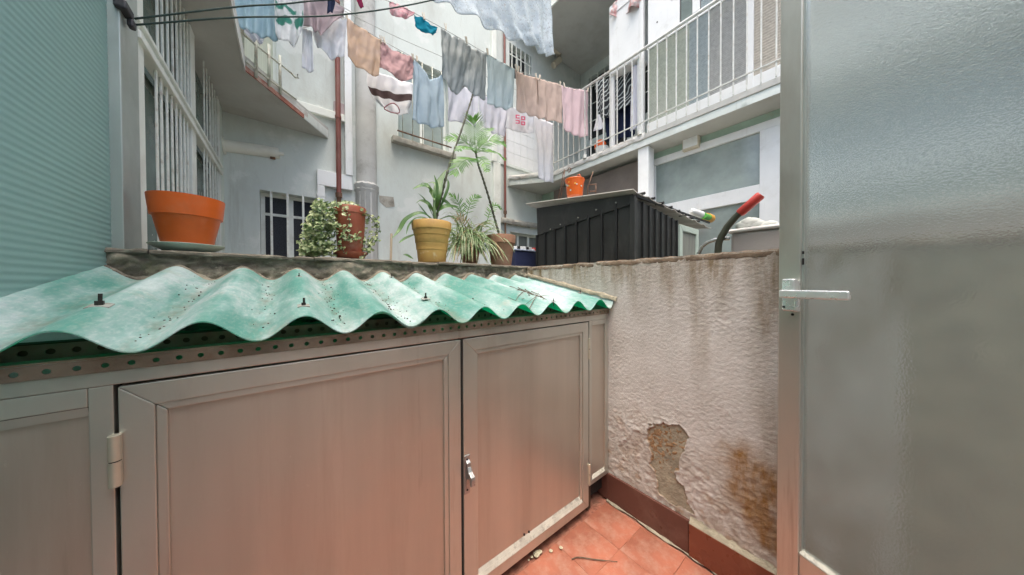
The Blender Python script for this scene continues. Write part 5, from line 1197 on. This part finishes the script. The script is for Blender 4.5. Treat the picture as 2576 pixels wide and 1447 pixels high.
for px, py, y in pegs:
    p = at(px, py, 'y', y)
    if pg is None:
        b = B()
        for s_ in (-1, 1): b.hexa([(s_*.001, -.006, -.028), (s_*.006, -.006, -.028), (s_*.006, .006, -.028), (s_*.001, .006, -.028)][::s_], [(s_*.005, -.006, .034), (s_*.0105, -.006, .034), (s_*.0105, .006, .034), (s_*.005, .006, .034)][::s_])
        b.box((-.004, -.0065, -.002), (.004, .0065, .004))
        pg = b.build('clothes_peg', m_peg, org=(0, 0, 0)); o = pg
    else: o = pg.copy(); COL.objects.link(o)
    o.location = p+Vector((0, -.012, 0)); o.rotation_euler = (random.uniform(-.15, .15), random.uniform(-.3, .3), random.uniform(-.5, .5))
    tag(o, 'pale clothes peg '+PEGN[pegs.index((px, py, y))], 'peg', 'clothes pegs on the washing lines')

# ================================================================== LITTER on the roof and floor
random.seed(17); tw_ = B()
c = roofhit(1325, 738)
for k in range(26):
    a = random.uniform(-.5, .9)+(pi if random.random() < .4 else 0); L = random.uniform(.03, .10); p = Vector((c.x+random.gauss(.02, .035), c.y+random.gauss(0, .045), 0))
    q = p+Vector((cos(a), -sin(a)*.6, 0))*L; p.z = rz(p.x, p.y)+.006+random.random()*.016; q.z = rz(q.x, q.y)+.008+random.random()*.02
    tw_.tube([p, p.lerp(q, .5)+Vector((0, random.gauss(0, .004), random.random()*.008)), q], [random.uniform(.001, .0028), .0014, .0008], 5)
tag(stuff(tw_.build('twigs', m_twig)), 'little heap of dry twigs and straw on the green roof', 'twigs')
gb = B()
for k in range(260):
    kx = random.choice((0, 1, 2, 2, 3, 3, 3, 4, 5)); x = X0+kx*PITCH_W+random.gauss(0, .014); y = random.uniform(.0, .64); r = random.uniform(.0006, .0028)*(1 if random.random() < .9 else 1.7)
    z = rz(x, y)+.009; gb.lathe((x, y, z-r*.4), [(r*.5, 0), (r, r*.5), (r*.5, r)], 5)
tag(stuff(gb.build('roof_grit', m_soil)), 'dark grit gathered in the valleys of the green roof', 'grit')
def chunk(px, py, r, seed):
    c = at(px, py, 'z', .004); P = []
    for i in range(7):
        th = pi*i/6; P.append([c+Vector((sin(th)*cos(ph), sin(th)*sin(ph), .4*(1+cos(th))))*r*(1+.5*N3(i*.9, cos(ph)*2, seed+sin(ph))) for ph in [2*pi*q/10 for q in range(11)]])
    return B().grid(P, flip=True)
for k, (px, py, r) in enumerate(((1350, 1397, .015), (1358, 1390, .010), (1386, 1387, .007), (1411, 1379, .008), (1338, 1402, .006), (1330, 1410, .004))):
    tag(chunk(px, py, r, k*3).build('plaster_crumb', m_crumb), ['largest pale plaster crumb on the red floor tiles', 'pale plaster crumb touching the largest one on the floor'][k] if k < 2 else 'tiny pale plaster crumb scattered on the red floor tiles', 'crumb', 'plaster crumbs on the floor')
tg = curve([at(x, y, 'z', .006) for x, y in [(1438,1407),(1455,1402),(1500,1408),(1553,1413)]], 6)
tag(B().tube(tg, [.0022]*(len(tg)-4)+[.0012]*4, 6).build('twig', m_twig, smooth=True), 'thin bent twig lying on the red floor tiles', 'twig')
random.seed(23)
for k in range(2):
    p = [(1318,1345),(1330,1338)][k]; c = at(*p, 'y', -.001)
    tag(B().lathe((c.x, -.003, c.z), [(.001, -.004), (.005, 0), (.004, .004), (.001, .006)], 7).build('pebble', m_gap, smooth=True), 'tiny dark pellet on the ledge of the cabinet door', 'pellet', 'pellets on the door ledge')
